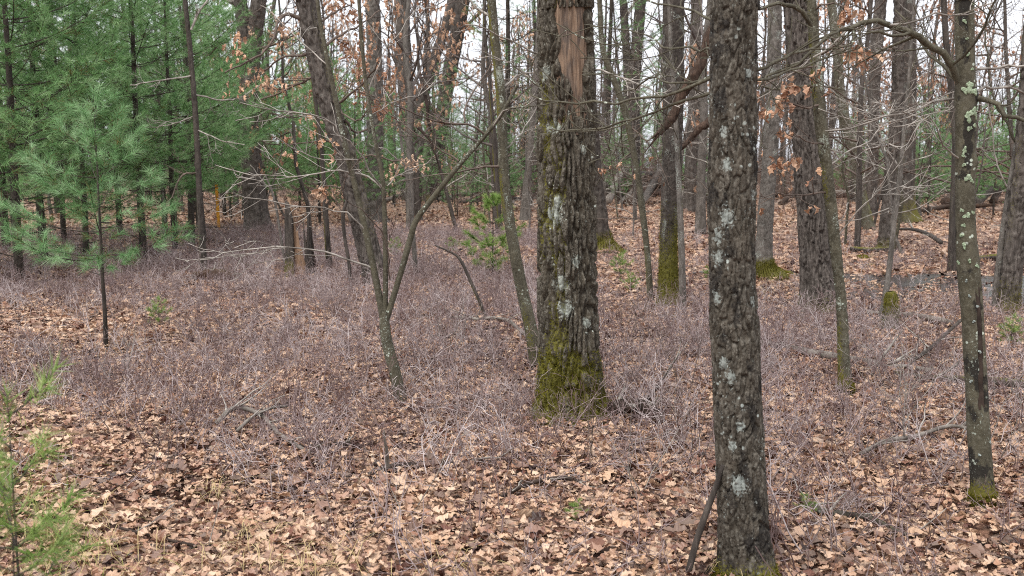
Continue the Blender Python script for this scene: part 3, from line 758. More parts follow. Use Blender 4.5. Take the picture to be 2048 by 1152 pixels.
# --- 5 the many-stemmed shrub-like tree
wh = tree('witch_hazel_tree', 'crooked grey sapling forking into several stems left of centre',
    [(802, 803, 26), (790, 745, 24), (774, 685, 23), (769, 645, 21), (770, 620, 15)], 'smooth', 'bark_olive', 4.2, seed=16, flare=.15, moss=(0, 0, 3, .25), lichen=.5, dark=.3,
    knobs=((-1.0, .62, .012, .04), (2.6, .75, .012, .035)), twig_mat='twig_grey', limbs=3, limb_len=1.0,
    stems=[[(768, 645, 15), (752, 560, 13.5), (733, 470, 13), (712, 380, 12), (690, 290, 11), (672, 200, 10), (655, 120, 9), (640, 40, 8), (632, -30, 7)],
           [(770, 630, 12), (771, 530, 10), (769, 430, 9.5), (765, 360, 9), (750, 280, 8), (735, 190, 7.5), (725, 100, 7), (716, -20, 6)],
           [(772, 640, 14), (788, 590, 12), (806, 530, 12), (820, 480, 12), (833, 440, 12), (870, 390, 11), (910, 340, 10), (945, 300, 9), (975, 265, 9), (1005, 225, 7.5), (1035, 170, 6)]],
    branches=[
     ([(968, 268, 7), (940, 248, 6), (905, 247, 6), (870, 240, 5), (840, 230, 4), (800, 215, 3), (740, 190, 2.5), (680, 160, 2)], 'twig_brown', dict(Yend=-.4, dens=6)),
     ([(930, 245, 6), (928, 215, 5), (945, 185, 4), (965, 160, 3), (985, 120, 2)], 'twig_brown', dict(Yend=.2, dens=6)),
     ([(918, 322, 6), (900, 308, 5), (870, 295, 4.5), (850, 275, 4), (822, 262, 3.5), (790, 235, 3), (740, 205, 2)], 'twig_brown', dict(Yend=.2, dens=6)),
     ([(980, 262, 5), (1010, 220, 4), (1040, 215, 4), (1075, 195, 3), (1100, 170, 2)], 'twig_grey', dict(Yend=-.3, dens=6)),
     ([(1000, 235, 4), (1020, 250, 3), (1022, 268, 2)], 'twig_grey', dict(dens=5)),
     ([(752, 540, 6), (700, 520, 5.5), (640, 502, 5), (560, 493, 4), (500, 500, 3.5), (450, 508, 3), (400, 520, 2.5)], 'twig_grey', dict(Yend=-.3, dens=4)),
     ([(560, 494, 3), (520, 505, 3), (470, 512, 2.5), (420, 514, 2), (370, 522, 2)], 'twig_grey', dict(dY=-.15, dens=4)),
     ([(735, 470, 5), (700, 430, 4), (640, 416, 4), (580, 410, 3.5), (520, 398, 3), (470, 388, 2.5)], 'twig_grey', dict(Yend=-.3, dens=5)),
     ([(768, 380, 6), (740, 355, 5), (700, 345, 5), (640, 345, 4), (590, 352, 3.5), (540, 352, 3), (480, 345, 3), (430, 330, 2)], 'twig_grey', dict(Yend=.3, dens=6)),
     ([(765, 375, 6), (740, 340, 5), (715, 300, 4), (690, 275, 3), (660, 268, 2)], 'twig_grey', dict(Yend=-.3, dens=6)),
     ([(715, 320, 5), (670, 318, 4), (620, 315, 3.5), (580, 290, 3), (540, 268, 2)], 'twig_grey', dict(Yend=-.3, dens=6, leaves=8)),
     ([(775, 372, 4), (800, 350, 3), (830, 335, 3), (850, 330, 2)], 'twig_grey', dict(dens=6)),
     ([(690, 290, 5), (660, 240, 4), (600, 225, 4), (540, 220, 3), (480, 205, 2.5)], 'twig_grey', dict(Yend=-.4, dens=6)),
     ([(740, 230, 4), (790, 200, 3), (840, 190, 3), (880, 150, 2)], 'twig_grey', dict(Yend=.3, dens=6)),
     ([(668, 190, 4), (690, 150, 3), (705, 110, 2.5), (690, 40, 2)], 'twig_grey', dict(Yend=-.2, dens=6)),
     ([(655, 130, 4), (610, 90, 3.5), (560, 40, 3), (520, 10, 2)], 'twig_grey', dict(Yend=.3, dens=6)),
     ([(735, 190, 4), (760, 120, 3), (800, 60, 2.5), (840, 10, 2)], 'twig_grey', dict(Yend=.3, dens=6)),
     ([(780, 560, 4), (770, 480, 3.5), (735, 430, 3), (690, 400, 2.5), (660, 340, 2)], 'twig_brown', dict(Yend=-.5, dens=4)),
     ([(850, 190, 7), (858, 235, 6), (862, 262, 4)], 'darkwood', dict(dens=0)),
     ([(836, 255, 6), (855, 275, 5), (870, 300, 4), (882, 345, 3)], 'darkwood', dict(dens=3)),
    ])

# --- 6..9 the oaks of the middle distance, left half
LEAFY = dict(levels=2, sides=(5, 4, 3), dens=(3.4, 5, 5), seg=.2, wob=.16, up=.1, flat=.7, rmin=.003, minl=.12, maxl=1.4)
def leafy_branch(t, pix, mat, nl, seed, Yend=-.5, sc=1.0):
    tips = branch(t, pix, mat, seed=seed, Yend=Yend, opt=LEAFY)
    hang_leaves(t.rt.children[-1], t.b, tips[len(tips) // 4:], nl, RNG(seed + 1), scale=sc)
f = tree('oak_tree', 'tall grey oak leaning left behind the crooked sapling', [(752, 572, 50), (742, 520, 44), (712, 400, 42), (690, 310, 40), (655, 200, 38), (632, 100, 36), (612, 0, 36), (604, -40, 35)],
    'furrow', 'bark_furrow', 15, seed=21, flare=.2, moss=(0, 0, 0, .35), lichen=.3, limbs=6, knobs=((3.1, 2.6, .04, .08), (3.1, 3.35, .05, .09)))
for i, (pp, nl) in enumerate([
    ([(605, 40, 13), (575, 28, 10), (555, 45, 8), (548, 75, 7), (525, 105, 6), (490, 125, 5), (450, 145, 4)], 30),
    ([(630, 95, 11), (608, 110, 9), (565, 115, 6), (520, 150, 4), (480, 185, 3)], 40),
    ([(645, 150, 9), (600, 165, 7), (560, 185, 5), (520, 200, 4)], 40),
    ([(665, 215, 9), (700, 190, 7), (740, 150, 5), (760, 120, 3)], 60),
    ([(640, 100, 9), (680, 70, 7), (720, 50, 5), (760, 20, 3)], 60),
    ([(690, 240, 8), (710, 265, 7), (735, 258, 5)], 10),
    ([(690, 300, 7), (650, 280, 5), (620, 285, 4), (580, 290, 3)], 26),
    ([(705, 370, 6), (680, 375, 5), (650, 372, 4), (620, 382, 3)], 30),
    ([(700, 330, 6), (740, 310, 5), (780, 320, 4), (820, 320, 3)], 40),
    ([(660, 190, 7), (690, 230, 5), (720, 240, 4), (745, 200, 3)], 46),
    ([(622, 60, 8), (660, 30, 6), (700, 10, 4)], 36)]):
    leafy_branch(f, pp, 'twig_brown', nl, 300 + i, Yend=(-.8, .6, .3)[i % 3])
gg = tree('oak_tree', 'broad old oak with a forked top beside the pines at left', [(517, 464, 58), (513, 425, 47), (503, 330, 40), (498, 250, 37), (500, 150, 38), (499, 105, 42)],
    'furrow', 'bark_furrow', 17, seed=23, flare=.25, moss=(0, 0, 0, 0), dark=.4, lichen=.25, limbs=8, crown_from=4.0, limb_len=3.5,
    stems=[[(494, 130, 28), (488, 60, 26), (480, 0, 25), (477, -30, 24)], [(503, 130, 30), (510, 60, 30), (518, 0, 28), (521, -30, 27)]])
for i, (pp, nl) in enumerate([([(510, 215, 9), (540, 225, 6), (580, 235, 4), (620, 228, 3)], 60), ([(505, 160, 9), (540, 175, 6), (575, 180, 3)], 50), ([(505, 100, 8), (545, 90, 6), (590, 70, 3)], 50), ([(500, 260, 6), (530, 285, 4), (560, 290, 3)], 30)]):
    leafy_branch(gg, pp, 'twig_brown', nl, 340 + i, Yend=-1.5, sc=1.25)
tree('oak_tree', 'pale straight trunk behind the crooked sapling in front of the pines', [(750, 440, 44), (751, 400, 35), (750, 300, 32), (750, 150, 30), (745, 0, 28), (744, -30, 27)], 'furrow', 'bark_pale', 17, seed=25, limbs=7, flare=.3)
i9 = tree('oak_tree', 'massive dark oak trunk dividing above the brush left of centre', [(830, 402, 56), (826, 350, 44), (822, 280, 42), (818, 200, 40)],
    'furrow', 'bark_furrow', 18, seed=27, flare=.3, limbs=9, moss=(.6, .5, 0, .2), crown_from=6, limb_len=4.5, stems=[[(816, 240, 34), (808, 120, 30), (803, 0, 28), (800, -30, 27)], [(826, 250, 28), (848, 180, 24), (872, 110, 20), (895, 40, 18), (908, -30, 16)]])
tree('oak_tree', 'dark trunk slanting up to the right through the pale sky', [(858, 398, 56), (868, 330, 37), (880, 260, 29), (893, 180, 28), (910, 90, 28), (926, 0, 27), (931, -30, 26)], 'furrow', 'bark_dark', 18, seed=29, flare=.3, limbs=8, limb_len=4.0, moss=(.8, .6, 0, 0),
    branches=[([(915, 70, 12), (945, 40, 9), (975, 10, 7), (1000, -20, 6)], 'twig_brown', dict(opt=LEAFY)), ([(905, 110, 9), (870, 60, 7), (850, 20, 5)], 'twig_brown', dict(opt=LEAFY)), ([(885, 240, 9), (850, 200, 7), (820, 130, 5), (800, 100, 4)], 'twig_brown', dict(opt=LEAFY))])
tree('birch_tree', 'thin pale grey trunk left of the thick central oak far behind', [(1049, 440, 22), (1053, 380, 16), (1062, 280, 13), (1070, 180, 12), (1076, 80, 10), (1080, -30, 9)], 'smooth', 'bark_pale', 13, seed=31, limbs=5)
tree('young_oak_tree', 'thin straight dark trunk standing in front of the small pines at left', [(409, 550, 16), (402, 450, 12.5), (397, 350, 11.5), (391, 230, 11), (382, 120, 10), (370, 0, 9), (367, -30, 9)], 'scaly', 'bark_dark', 10, seed=33, limbs=5, moss=(0, 0, 3, .45), lichen=.3, knobs=((3, 1.65, .015, .04),), zfine=4.3,
    branches=[([(396, 345, 5), (365, 350, 4), (340, 400, 3), (325, 430, 2)], 'twig_brown', dict(Yend=-.4)), ([(382, 60, 7), (400, 20, 6), (425, -10, 4)], 'twig_grey', dict(Yend=.2)), ([(386, 150, 5), (330, 160, 4), (260, 170, 3)], 'twig_grey', dict(Yend=-.6)), ([(390, 190, 5), (440, 200, 4), (480, 195, 3), (520, 170, 2)], 'twig_grey', dict(Yend=.5)), ([(395, 260, 4), (440, 280, 3), (490, 290, 2)], 'twig_grey', dict(Yend=-.5)), ([(392, 230, 4), (340, 250, 3), (290, 255, 2)], 'twig_grey', dict(Yend=.3))])
tree('young_oak_tree', 'thin mossy trunk just right of the broken stump', [(659, 545, 13), (653, 450, 11), (648, 370, 10), (640, 280, 9), (628, 180, 8), (615, 60, 7), (610, -30, 6)], 'smooth', 'bark_dark', 9, seed=35, limbs=4, moss=(0, 0, 3, .7))
tree('sapling', 'short crooked brown sapling between the broken stump and leaning oak', [(704, 580, 8), (697, 520, 7), (690, 480, 7), (686, 430, 8), (694, 395, 5), (688, 360, 3)], 'smooth', 'bark_dark', 1, seed=36, limbs=0, branches=[([(686, 430, 4), (672, 400, 3), (660, 370, 2)], 'twig_brown', {})])
tree('sapling', 'thin bending grey sapling left of the broken stump', [(573, 545, 6), (561, 470, 5), (553, 420, 5), (543, 380, 4), (530, 350, 3)], 'smooth', 'bark_pale', 1, seed=37, limbs=0, branches=[([(543, 380, 3), (525, 362, 2.5), (500, 330, 2)], 'twig_grey', {})])
tree('sapling', 'thin pale sapling with an upright stem right of the crooked sapling', [(833, 560, 10), (826, 470, 9), (822, 420, 8), (812, 340, 7), (803, 290, 5), (800, 250, 4)], 'smooth', 'bark_pale', 1, seed=38, limbs=0, branches=[([(814, 350, 4), (850, 330, 3), (880, 300, 2)], 'twig_grey', {}), ([(810, 330, 4), (770, 300, 3), (740, 290, 2)], 'twig_grey', {})])
tree('sapling', 'thin leaning sapling in front of the small yellow-green pine', [(915, 470, 8), (902, 420, 8), (892, 380, 7), (878, 330, 6), (870, 280, 4), (862, 220, 3)], 'smooth', 'bark_dark', 1, seed=39, limbs=0, moss=(0, 0, 3, .5), branches=[([(890, 375, 4), (930, 350, 3), (960, 330, 2)], 'twig_grey', {})])
tree('sapling', 'thin mossy pole stem left of the leaning mossy trunk', [(1002, 470, 9), (996, 400, 9), (990, 330, 8), (986, 250, 7), (978, 150, 6), (970, 60, 5), (966, -30, 4)], 'smooth', 'bark_dark', 8, seed=40, limbs=3, moss=(0, 0, 3, .8))
# snapped leaning pole
tree('dead_sapling', 'short leaning dead stick rising from the shrubs near the centre', [(974, 642, 7.5), (962, 610, 7), (940, 560, 6.5), (922, 522, 6.5), (908, 508, 5), (885, 497, 4), (868, 490, 2.5)], 'smooth', 'bark_dark', 1, seed=41, limbs=0, moss=(0, 0, 3, .7), cat='dead tree')

# --- right half
tree('oak_tree', 'trunk half hidden behind the thick oak with a bright moss mound', [(1209, 503, 52), (1205, 470, 32), (1197, 400, 25), (1190, 330, 23), (1182, 200, 22), (1172, 0, 20), (1171, -30, 20)], 'furrow', 'bark_dark', 14, seed=43, flare=.5, moss=(.55, 1.2, 0, .3), limbs=5, blades=14000)
mm = tree('oak_tree', 'straight oak with a moss-covered lower half right of centre', [(1340, 608, 46), (1337, 560, 37), (1338, 450, 34), (1343, 330, 37), (1346, 200, 40), (1348, 0, 42), (1349, -30, 42)], 'scaly', 'bark_dark', 15, seed=45, flare=.25, moss=(1.5, .75, 0, .25), lichen=.75, limbs=6, blades=14000, knobs=((0, 4.0, .05, .12),))
tree('sapling', 'slim pale stem standing against the straight moss-covered oak', [(1366, 622, 15), (1363, 500, 13), (1357, 350, 11), (1349, 200, 9), (1342, 100, 8), (1336, -30, 6)], 'smooth', 'bark_pale', 7, seed=46, limbs=4, moss=(0, 0, 0, .4), lichen=.6, branches=[([(1345, 150, 4), (1385, 90, 3), (1410, 30, 2)], 'twig_grey', {}), ([(1348, 180, 4), (1300, 120, 3), (1270, 60, 2)], 'twig_grey', {}), ([(1352, 260, 4), (1320, 250, 3), (1280, 220, 2)], 'twig_grey', {})])
tree('young_oak_tree', 'wavy thin trunk leaning left between two mossy oaks', [(1301, 600, 14), (1294, 500, 12), (1282, 400, 13), (1272, 330, 12), (1252, 230, 13), (1228, 160, 12), (1206, 100, 11), (1200, 20, 10), (1198, -30, 9)], 'smooth', 'bark_olive', 9, seed=47, limbs=4, moss=(0, 0, 3, .5), lichen=.6,
     branches=[([(1285, 437, 4), (1250, 436, 3), (1210, 437, 2.5), (1170, 436, 2)], 'twig_brown', dict(dens=3)), ([(1258, 250, 5), (1290, 280, 4), (1310, 300, 4), (1330, 340, 3), (1370, 350, 3), (1400, 365, 2), (1420, 385, 2)], 'twig_brown', dict(Yend=-.5, leaves=8, dens=4)), ([(1265, 300, 4), (1235, 330, 3), (1215, 340, 2)], 'twig_brown', dict(leaves=10))])
tree('oak_tree', 'dark forked oak in the distance right of the thick central oak', [(1258, 398, 42), (1262, 300, 36), (1263, 180, 32), (1262, 120, 32)], 'furrow', 'bark_dark', 20, seed=49, limbs=8, limb_len=4, crown_from=8, stems=[[(1257, 150, 18), (1250, 60, 16), (1246, -30, 15)], [(1268, 150, 24), (1277, 60, 22), (1283, -30, 20)]])
tree('oak_tree', 'plain dark trunk seen just left of the front scaly trunk', [(1378, 420, 26), (1382, 330, 24), (1388, 220, 24), (1391, 100, 22), (1395, -30, 20)], 'furrow', 'bark_furrow', 17, seed=50, limbs=6, limb_len=3.5)
tree('oak_tree', 'grey oak with a mossy swollen foot right of the scaly trunk', [(1533, 555, 56), (1527, 520, 37), (1532, 420, 31), (1541, 300, 29), (1546, 200, 28), (1550, 0, 26), (1551, -30, 26)], 'scaly', 'bark_pale', 14, seed=51, flare=.55, lobes=3, moss=(.42, 1.2, 0, .25), lichen=.8, dark=.4, limbs=6, blades=14000)
r18 = tree('oak_tree', 'large furrowed grey-brown oak in the right part of the wood', [(1637, 620, 76), (1634, 560, 63), (1626, 430, 58), (1617, 300, 56), (1605, 150, 52), (1595, 0, 50), (1592, -40, 49)], 'furrow', 'bark_furrow', 16, seed=53, flare=.22, lobes=5, moss=(.35, .6, 0, 0), limbs=7, res=.9, blades=5000)
s19 = tree('young_oak_tree', 'slim mossy trunk in front of the large furrowed oak at right', [(1691, 788, 33), (1688, 720, 24), (1682, 600, 21), (1668, 470, 22), (1655, 350, 22), (1640, 230, 24), (1630, 100, 21), (1622, 0, 19), (1619, -40, 19)], 'scaly', 'bark_olive', 10, seed=55, flare=.12, moss=(.22, 1.0, 3.0, .6), lichen=.85, limbs=5, blades=4000, twig_mat='twig_brown', limb_len=2.0,
    branches=[
     ([(1632, 175, 7), (1600, 172, 6), (1560, 178, 5), (1525, 172, 4)], 'bark_olive', dict(Yend=-.2, dens=4)),
     ([(1628, 60, 10), (1600, 20, 9), (1565, 5, 8), (1530, 12, 6), (1510, 20, 4)], 'bark_olive', dict(Yend=-.4, dens=5)),
     ([(1636, 130, 7), (1600, 140, 5), (1550, 160, 4), (1510, 180, 3)], 'twig_brown', dict(Yend=-.5, leaves=26, dens=6)),
     ([(1640, 110, 7), (1670, 90, 5), (1700, 100, 4), (1720, 125, 3)], 'twig_brown', dict(Yend=-.4, leaves=26, dens=6)),
     ([(1630, 20, 7), (1660, 5, 5), (1690, 15, 4), (1715, 10, 3)], 'twig_brown', dict(Yend=-.4, leaves=26, dens=6)),
     ([(1645, 210, 6), (1610, 215, 5), (1570, 205, 4), (1545, 210, 3)], 'twig_brown', dict(Yend=-.4, leaves=18, dens=6)),
     ([(1655, 290, 5), (1620, 285, 4), (1590, 270, 3), (1565, 300, 2)], 'twig_brown', dict(Yend=-.4, leaves=18, dens=6)),
     ([(1658, 385, 5), (1600, 390, 4), (1550, 387, 3), (1520, 392, 2.5)], 'twig_brown', dict(Yend=-.4, leaves=8, dens=5)),
     ([(1652, 262, 6), (1700, 258, 5), (1750, 240, 4), (1800, 228, 4), (1840, 210, 3), (1890, 195, 2)], 'twig_grey', dict(Yend=-.3, dens=6)),
     ([(1660, 330, 5), (1700, 300, 4), (1740, 280, 3), (1770, 240, 2.5), (1790, 200, 2)], 'twig_grey', dict(Yend=.3, dens=5)),
     ([(1672, 480, 4), (1720, 420, 3.5), (1760, 380, 3), (1800, 320, 2.5), (1850, 250, 2), (1880, 200, 2)], 'twig_grey', dict(Yend=-.5, dens=4)),
    ])
tree('oak_tree', 'leaning mossy trunk behind the large furrowed oak at right', [(1737, 458, 26), (1720, 380, 21), (1700, 280, 20), (1682, 200, 19), (1674, 100, 18), (1662, 0, 17), (1658, -30, 16)], 'scaly', 'bark_olive', 13, seed=57, moss=(0, 0, 0, .6), lichen=.7, limbs=5)
tree('oak_tree', 'straight brown trunk close behind the leaning mossy one at right', [(1741, 432, 24), (1745, 330, 20), (1748, 200, 21), (1755, 80, 23), (1762, 0, 22), (1764, -30, 22)], 'furrow', 'bark_furrow', 15, seed=58, limbs=6)
tree('oak_tree', 'brown trunk with a green moss foot left of the lichen-spotted tree', [(1768, 500, 30), (1775, 430, 25), (1785, 330, 22), (1795, 200, 22), (1798, 0, 20), (1798, -30, 20)], 'furrow', 'bark_furrow', 14, seed=59, moss=(.5, .7, 0, .1), limbs=6)
tree('oak_tree', 'dark mossy trunk with a wide foot behind the lichen-spotted tree', [(1816, 445, 46), (1813, 400, 33), (1815, 300, 30), (1818, 150, 28), (1815, 0, 26), (1814, -30, 25)], 'scaly', 'bark_dark', 16, seed=61, flare=.3, moss=(1.6, .5, 0, .3), lichen=.7, limbs=7, limb_len=3.5)
tree('sapling', 'thin grey sapling leaning right beside the mossy stub', [(1763, 642, 15), (1778, 540, 11), (1790, 430, 11), (1800, 350, 10), (1812, 220, 8), (1822, 100, 6), (1830, -30, 5)], 'smooth', 'bark_pale', 8, seed=62, limbs=4, moss=(0, 0, 0, .5), lichen=.4, branches=[([(1800, 340, 4), (1770, 290, 3), (1750, 230, 2)], 'twig_grey', {}), ([(1808, 260, 4), (1850, 230, 3), (1900, 220, 2)], 'twig_grey', {}), ([(1790, 420, 3), (1830, 380, 2.5), (1860, 330, 2)], 'twig_grey', {})])
tree('oak_tree', 'mossy brown trunk at the right edge beside the pool', [(2018, 624, 46), (2020, 580, 37), (2030, 470, 34), (2042, 350, 30), (2054, 200, 26), (2064, 0, 24), (2066, -30, 24)], 'furrow', 'bark_furrow', 14, seed=63, flare=.3, moss=(.55, .7, 3.0, .35), limbs=6, blades=5000)
tree('maple_tree', 'thin lichen-marked trunk leaning right beside the edge trunk', [(1990, 622, 17), (2000, 520, 15), (2012, 430, 14), (2028, 330, 13), (2042, 230, 11), (2050, 100, 10), (2056, -30, 9)], 'smooth', 'bark_pale', 10, seed=64, dark=.7, lichen=.6, limbs=4, moss=(0, 0, 0, .3), branches=[([(2020, 380, 5), (1995, 330, 4), (1970, 160, 3), (1960, 150, 2)], 'twig_grey', {}), ([(2035, 290, 6), (2010, 240, 5), (1985, 190, 4), (1970, 60, 3)], 'bark_olive', {})])
tree('young_oak_tree', 'slim dark trunk partly hidden by the lichen-spotted tree', [(1903, 547, 18), (1906, 430, 14), (1911, 300, 14), (1905, 200, 13), (1892, 80, 12), (1886, -30, 11)], 'smooth', 'bark_dark', 10, seed=65, lichen=.4, moss=(0, 0, 3, .3), limbs=4)
# snapped limb hung up behind the front trunk, its lower end torn
def hung_limb(label, pix, Y, mat, seed):
    P, R = path3(pix, Y); PR = catmull(np.column_stack([P, R]), 60); rng = RNG(seed)
    rt = root('broken_limb', label, 'limb', PR[0, :3])
    g = Geo(); k = 14; T, N, B = frames(PR[:, :3]); th = np.arange(k) * 2 * math.pi / k
    TH, S = np.meshgrid(th, np.linspace(0, 3, 60)); q = np.stack([np.cos(TH) * .1, np.sin(TH) * .1, S], -1)
    rr = PR[:, 3][:, None] * (.45 + 1.1 * fbm(q * A([22, 22, 7]), 3, seed))
    V = PR[:, None, :3] + rr[..., None] * (np.cos(TH)[..., None] * N[:, None] + np.sin(TH)[..., None] * B[:, None])
    g.add(V.reshape(-1, 3), tube_faces(60, k)); link('wood', g.mesh('wood', MAT[mat], PR[0, :3]), rt)
    for j in range(4):
        i = 59 - j * 2; g = Geo(); d = unit(PR[59, :3] - PR[55, :3] + rng.normal(0, .02, 3)); p = PR[i, :3]
        tube(g, [p, p + d * .12, p + d * rng.uniform(.2, .35)], [PR[i, 3] * .6, PR[i, 3] * .3, .004], 5); link('splinter', g.mesh('splinter', MAT[mat], PR[0, :3]), rt)
hung_limb('torn reddish limb hanging down behind the front scaly trunk', [(1440, 40, 19), (1418, 75, 20), (1402, 125, 20), (1380, 165, 21), (1362, 192, 18), (1347, 230, 17), (1318, 268, 12)], 11.0, 'bark_red', 71)
hung_limb('reddish dead limb slanting low behind the front scaly trunk', [(1460, 200, 15), (1425, 238, 15), (1395, 262, 13), (1372, 288, 10), (1350, 302, 6)], 13.0, 'bark_red', 73)
# branches that the front trunk sends out on both sides
for pp, kw in (([(1424, 155, 8), (1390, 168, 7), (1350, 185, 6), (1300, 198, 5.5), (1250, 202, 5), (1190, 203, 5), (1140, 207, 4), (1080, 200, 3), (1040, 170, 2)], dict(dens=6, Yend=.5)),
               ([(1424, 185, 7), (1380, 198, 6), (1320, 220, 5), (1260, 240, 4.5), (1200, 258, 4), (1130, 262, 3), (1110, 275, 2)], dict(dens=6, Yend=.6)),
               ([(1424, 150, 6), (1380, 165, 5), (1330, 165, 4), (1300, 155, 4), (1270, 180, 3), (1230, 190, 2)], dict(dens=7, Yend=.8)),
               ([(1424, 98, 5), (1390, 100, 4), (1340, 92, 4), (1290, 70, 3), (1240, 56, 2.5), (1180, 52, 2)], dict(dens=6, Yend=1.0)),
               ([(1508, 140, 7), (1560, 120, 6), (1620, 100, 5), (1660, 70, 4), (1700, 52, 3)], dict(dens=6, Yend=.6)),
               ([(1508, 160, 6), (1570, 150, 5), (1640, 120, 4), (1700, 95, 3)], dict(dens=6, Yend=.4)),
               ([(1425, 40, 6), (1380, 20, 5), (1330, 10, 4), (1280, -10, 3)], dict(dens=6, Yend=.6))):
    branch(front, pp, 'bark_olive', seed=len(front.tips) + 900, **kw)
for pp, kw in (([(1182, 140, 6), (1230, 150, 5), (1290, 175, 4), (1360, 215, 3)], dict(dens=6, Yend=-.5)), ([(1082, 110, 6), (1040, 90, 5), (980, 60, 4), (930, 50, 3)], dict(dens=6, Yend=-.3)), ([(1082, 175, 4), (1060, 160, 3.5), (1010, 120, 3), (960, 100, 2)], dict(dens=7, Yend=-.3))):
    branch(big, pp, 'twig_grey', seed=len(big.tips) + 700, **kw)
# ------------------------------------------------------------------ broken stump, stub, logs, stake
def shell(name, par, c, r, th0, th1, top_fn, mat, org, seed, thick=.03, rowdz=.03, lean=(0, 0), moss=0, flare=.25):
    """an upright curved slab of a broken trunk with a jagged top; a closed shell with real thickness"""
    k = max(5, int((th1 - th0) * r / .025)); ts = np.linspace(th0, th1, k); n = int(1.4 / rowdz); rng = RNG(seed)
    tops = A([top_fn(t) for t in ts]) + rng.normal(0, .035, k)
    U = np.linspace(0, 1, n)
    Z = U[:, None] * tops[None]; TH = np.repeat(ts[None], n, 0)
    q = np.stack([np.cos(TH) * r, np.sin(TH) * r, Z], -1)
    rel = (fbm(q * A([30, 30, 6]), 3, seed) - .5) * .03
    fl = 1 + flare * np.exp(-Z / .15)
    def lay(off): 
        R_ = (r + off) * fl + rel
        return np.stack([c[0] + np.cos(TH) * R_ + lean[0] * Z, c[1] + np.sin(TH) * R_ + lean[1] * Z, c[2] - .05 + Z], -1)
    Vo, Vi = lay(0), lay(-thick); g = Geo()
    i, j = np.meshgrid(np.arange(n - 1), np.arange(k - 1), indexing='ij'); a = i * k + j; o = n * k
    Q = [np.stack([a, a + 1, a + 1 + k, a + k], -1).reshape(-1, 4), np.stack([a + k, a + 1 + k, a + 1, a], -1).reshape(-1, 4) + o]
    jj = np.arange(k - 1); e = (n - 1) * k; Q.append(np.stack([e + jj, e + jj + 1, e + o + jj + 1, e + o + jj], -1))
    ii = np.arange(n - 1) * k
    Q.append(np.stack([ii, ii + k, ii + k + o, ii + o], -1)); x = ii + k - 1; Q.append(np.stack([x, x + o, x + k + o, x + k], -1))
    mo = np.clip(np.concatenate([(smooth(.6, 0, Z) * moss).ravel(), 0 * Z.ravel()]), 0, 1)
    g.add(np.vstack([Vo.reshape(-1, 3), Vi.reshape(-1, 3)]), np.vstack(Q), moss=mo)
    return link(name, g.mesh(name, MAT[mat], org), par)

b = ground_hit(600, 550); st = root('broken_stump', 'tall hollow rotten stump with a jagged pale top', 'stump', b)
shell('bark', st, b, .20, math.radians(140), math.radians(258), lambda t: .95 + .18 * math.sin(t * 5), 'bark_dark', b, 81, moss=.8, lean=(-.01, 0))
shell('inner_wood', st, b + A([.0, .01, 0]), .165, math.radians(165), math.radians(330), lambda t: 1.24 - .55 * abs(t - 3.75) ** 1.2, 'rotten', b, 82, thick=.05)
shell('slab', st, b + A([.06, .02, 0]), .155, math.radians(292), math.radians(345), lambda t: .72 + .3 * math.sin(t * 9), 'bark_dark', b, 83, lean=(-.03, 0))
shell('slab', st, b + A([.075, .05, 0]), .165, math.radians(-12), math.radians(40), lambda t: .80 + .2 * math.sin(t * 11), 'darkwood', b, 84, lean=(-.09, 0))

def stub(u, v, hpx, wpx, label, seed):
    b = ground_hit(u, v); Y = b[1]; h = hpx * Y / FPX; r = wpx / 2 * Y / FPX; rt = root('mossy_stub', label, 'stump', b)
    t = build_trunk(A([b, b + A([.01, 0, h * .5]), b + A([.0, 0, h * .85]), b + A([-.01, 0, h])]), A([r * 1.15, r, r * .8, r * .35]), 'scaly', .012, 9, seed, .3)
    g = Geo(); n, k = t.V.shape[:2]; mo = np.clip(.3 + .7 * smooth(.2, 1, t.h / h)[:, None] + 0 * t.TH, 0, 1); g.add(t.V.reshape(-1, 3), tube_faces(n, k), moss=mo.ravel())
    tr = link('trunk', g.mesh('trunk', MAT['bark_pale'], b), rt)
    gb = moss_blades(t, RNG(seed), 3500, b[2] + h * .98, mo, L=.02); link('moss', gb.mesh('moss', MAT['moss'], b), tr, kind='stuff')
stub(1779, 660, 80, 28, 'short stub capped with green moss beside the thin grey sapling', 86)

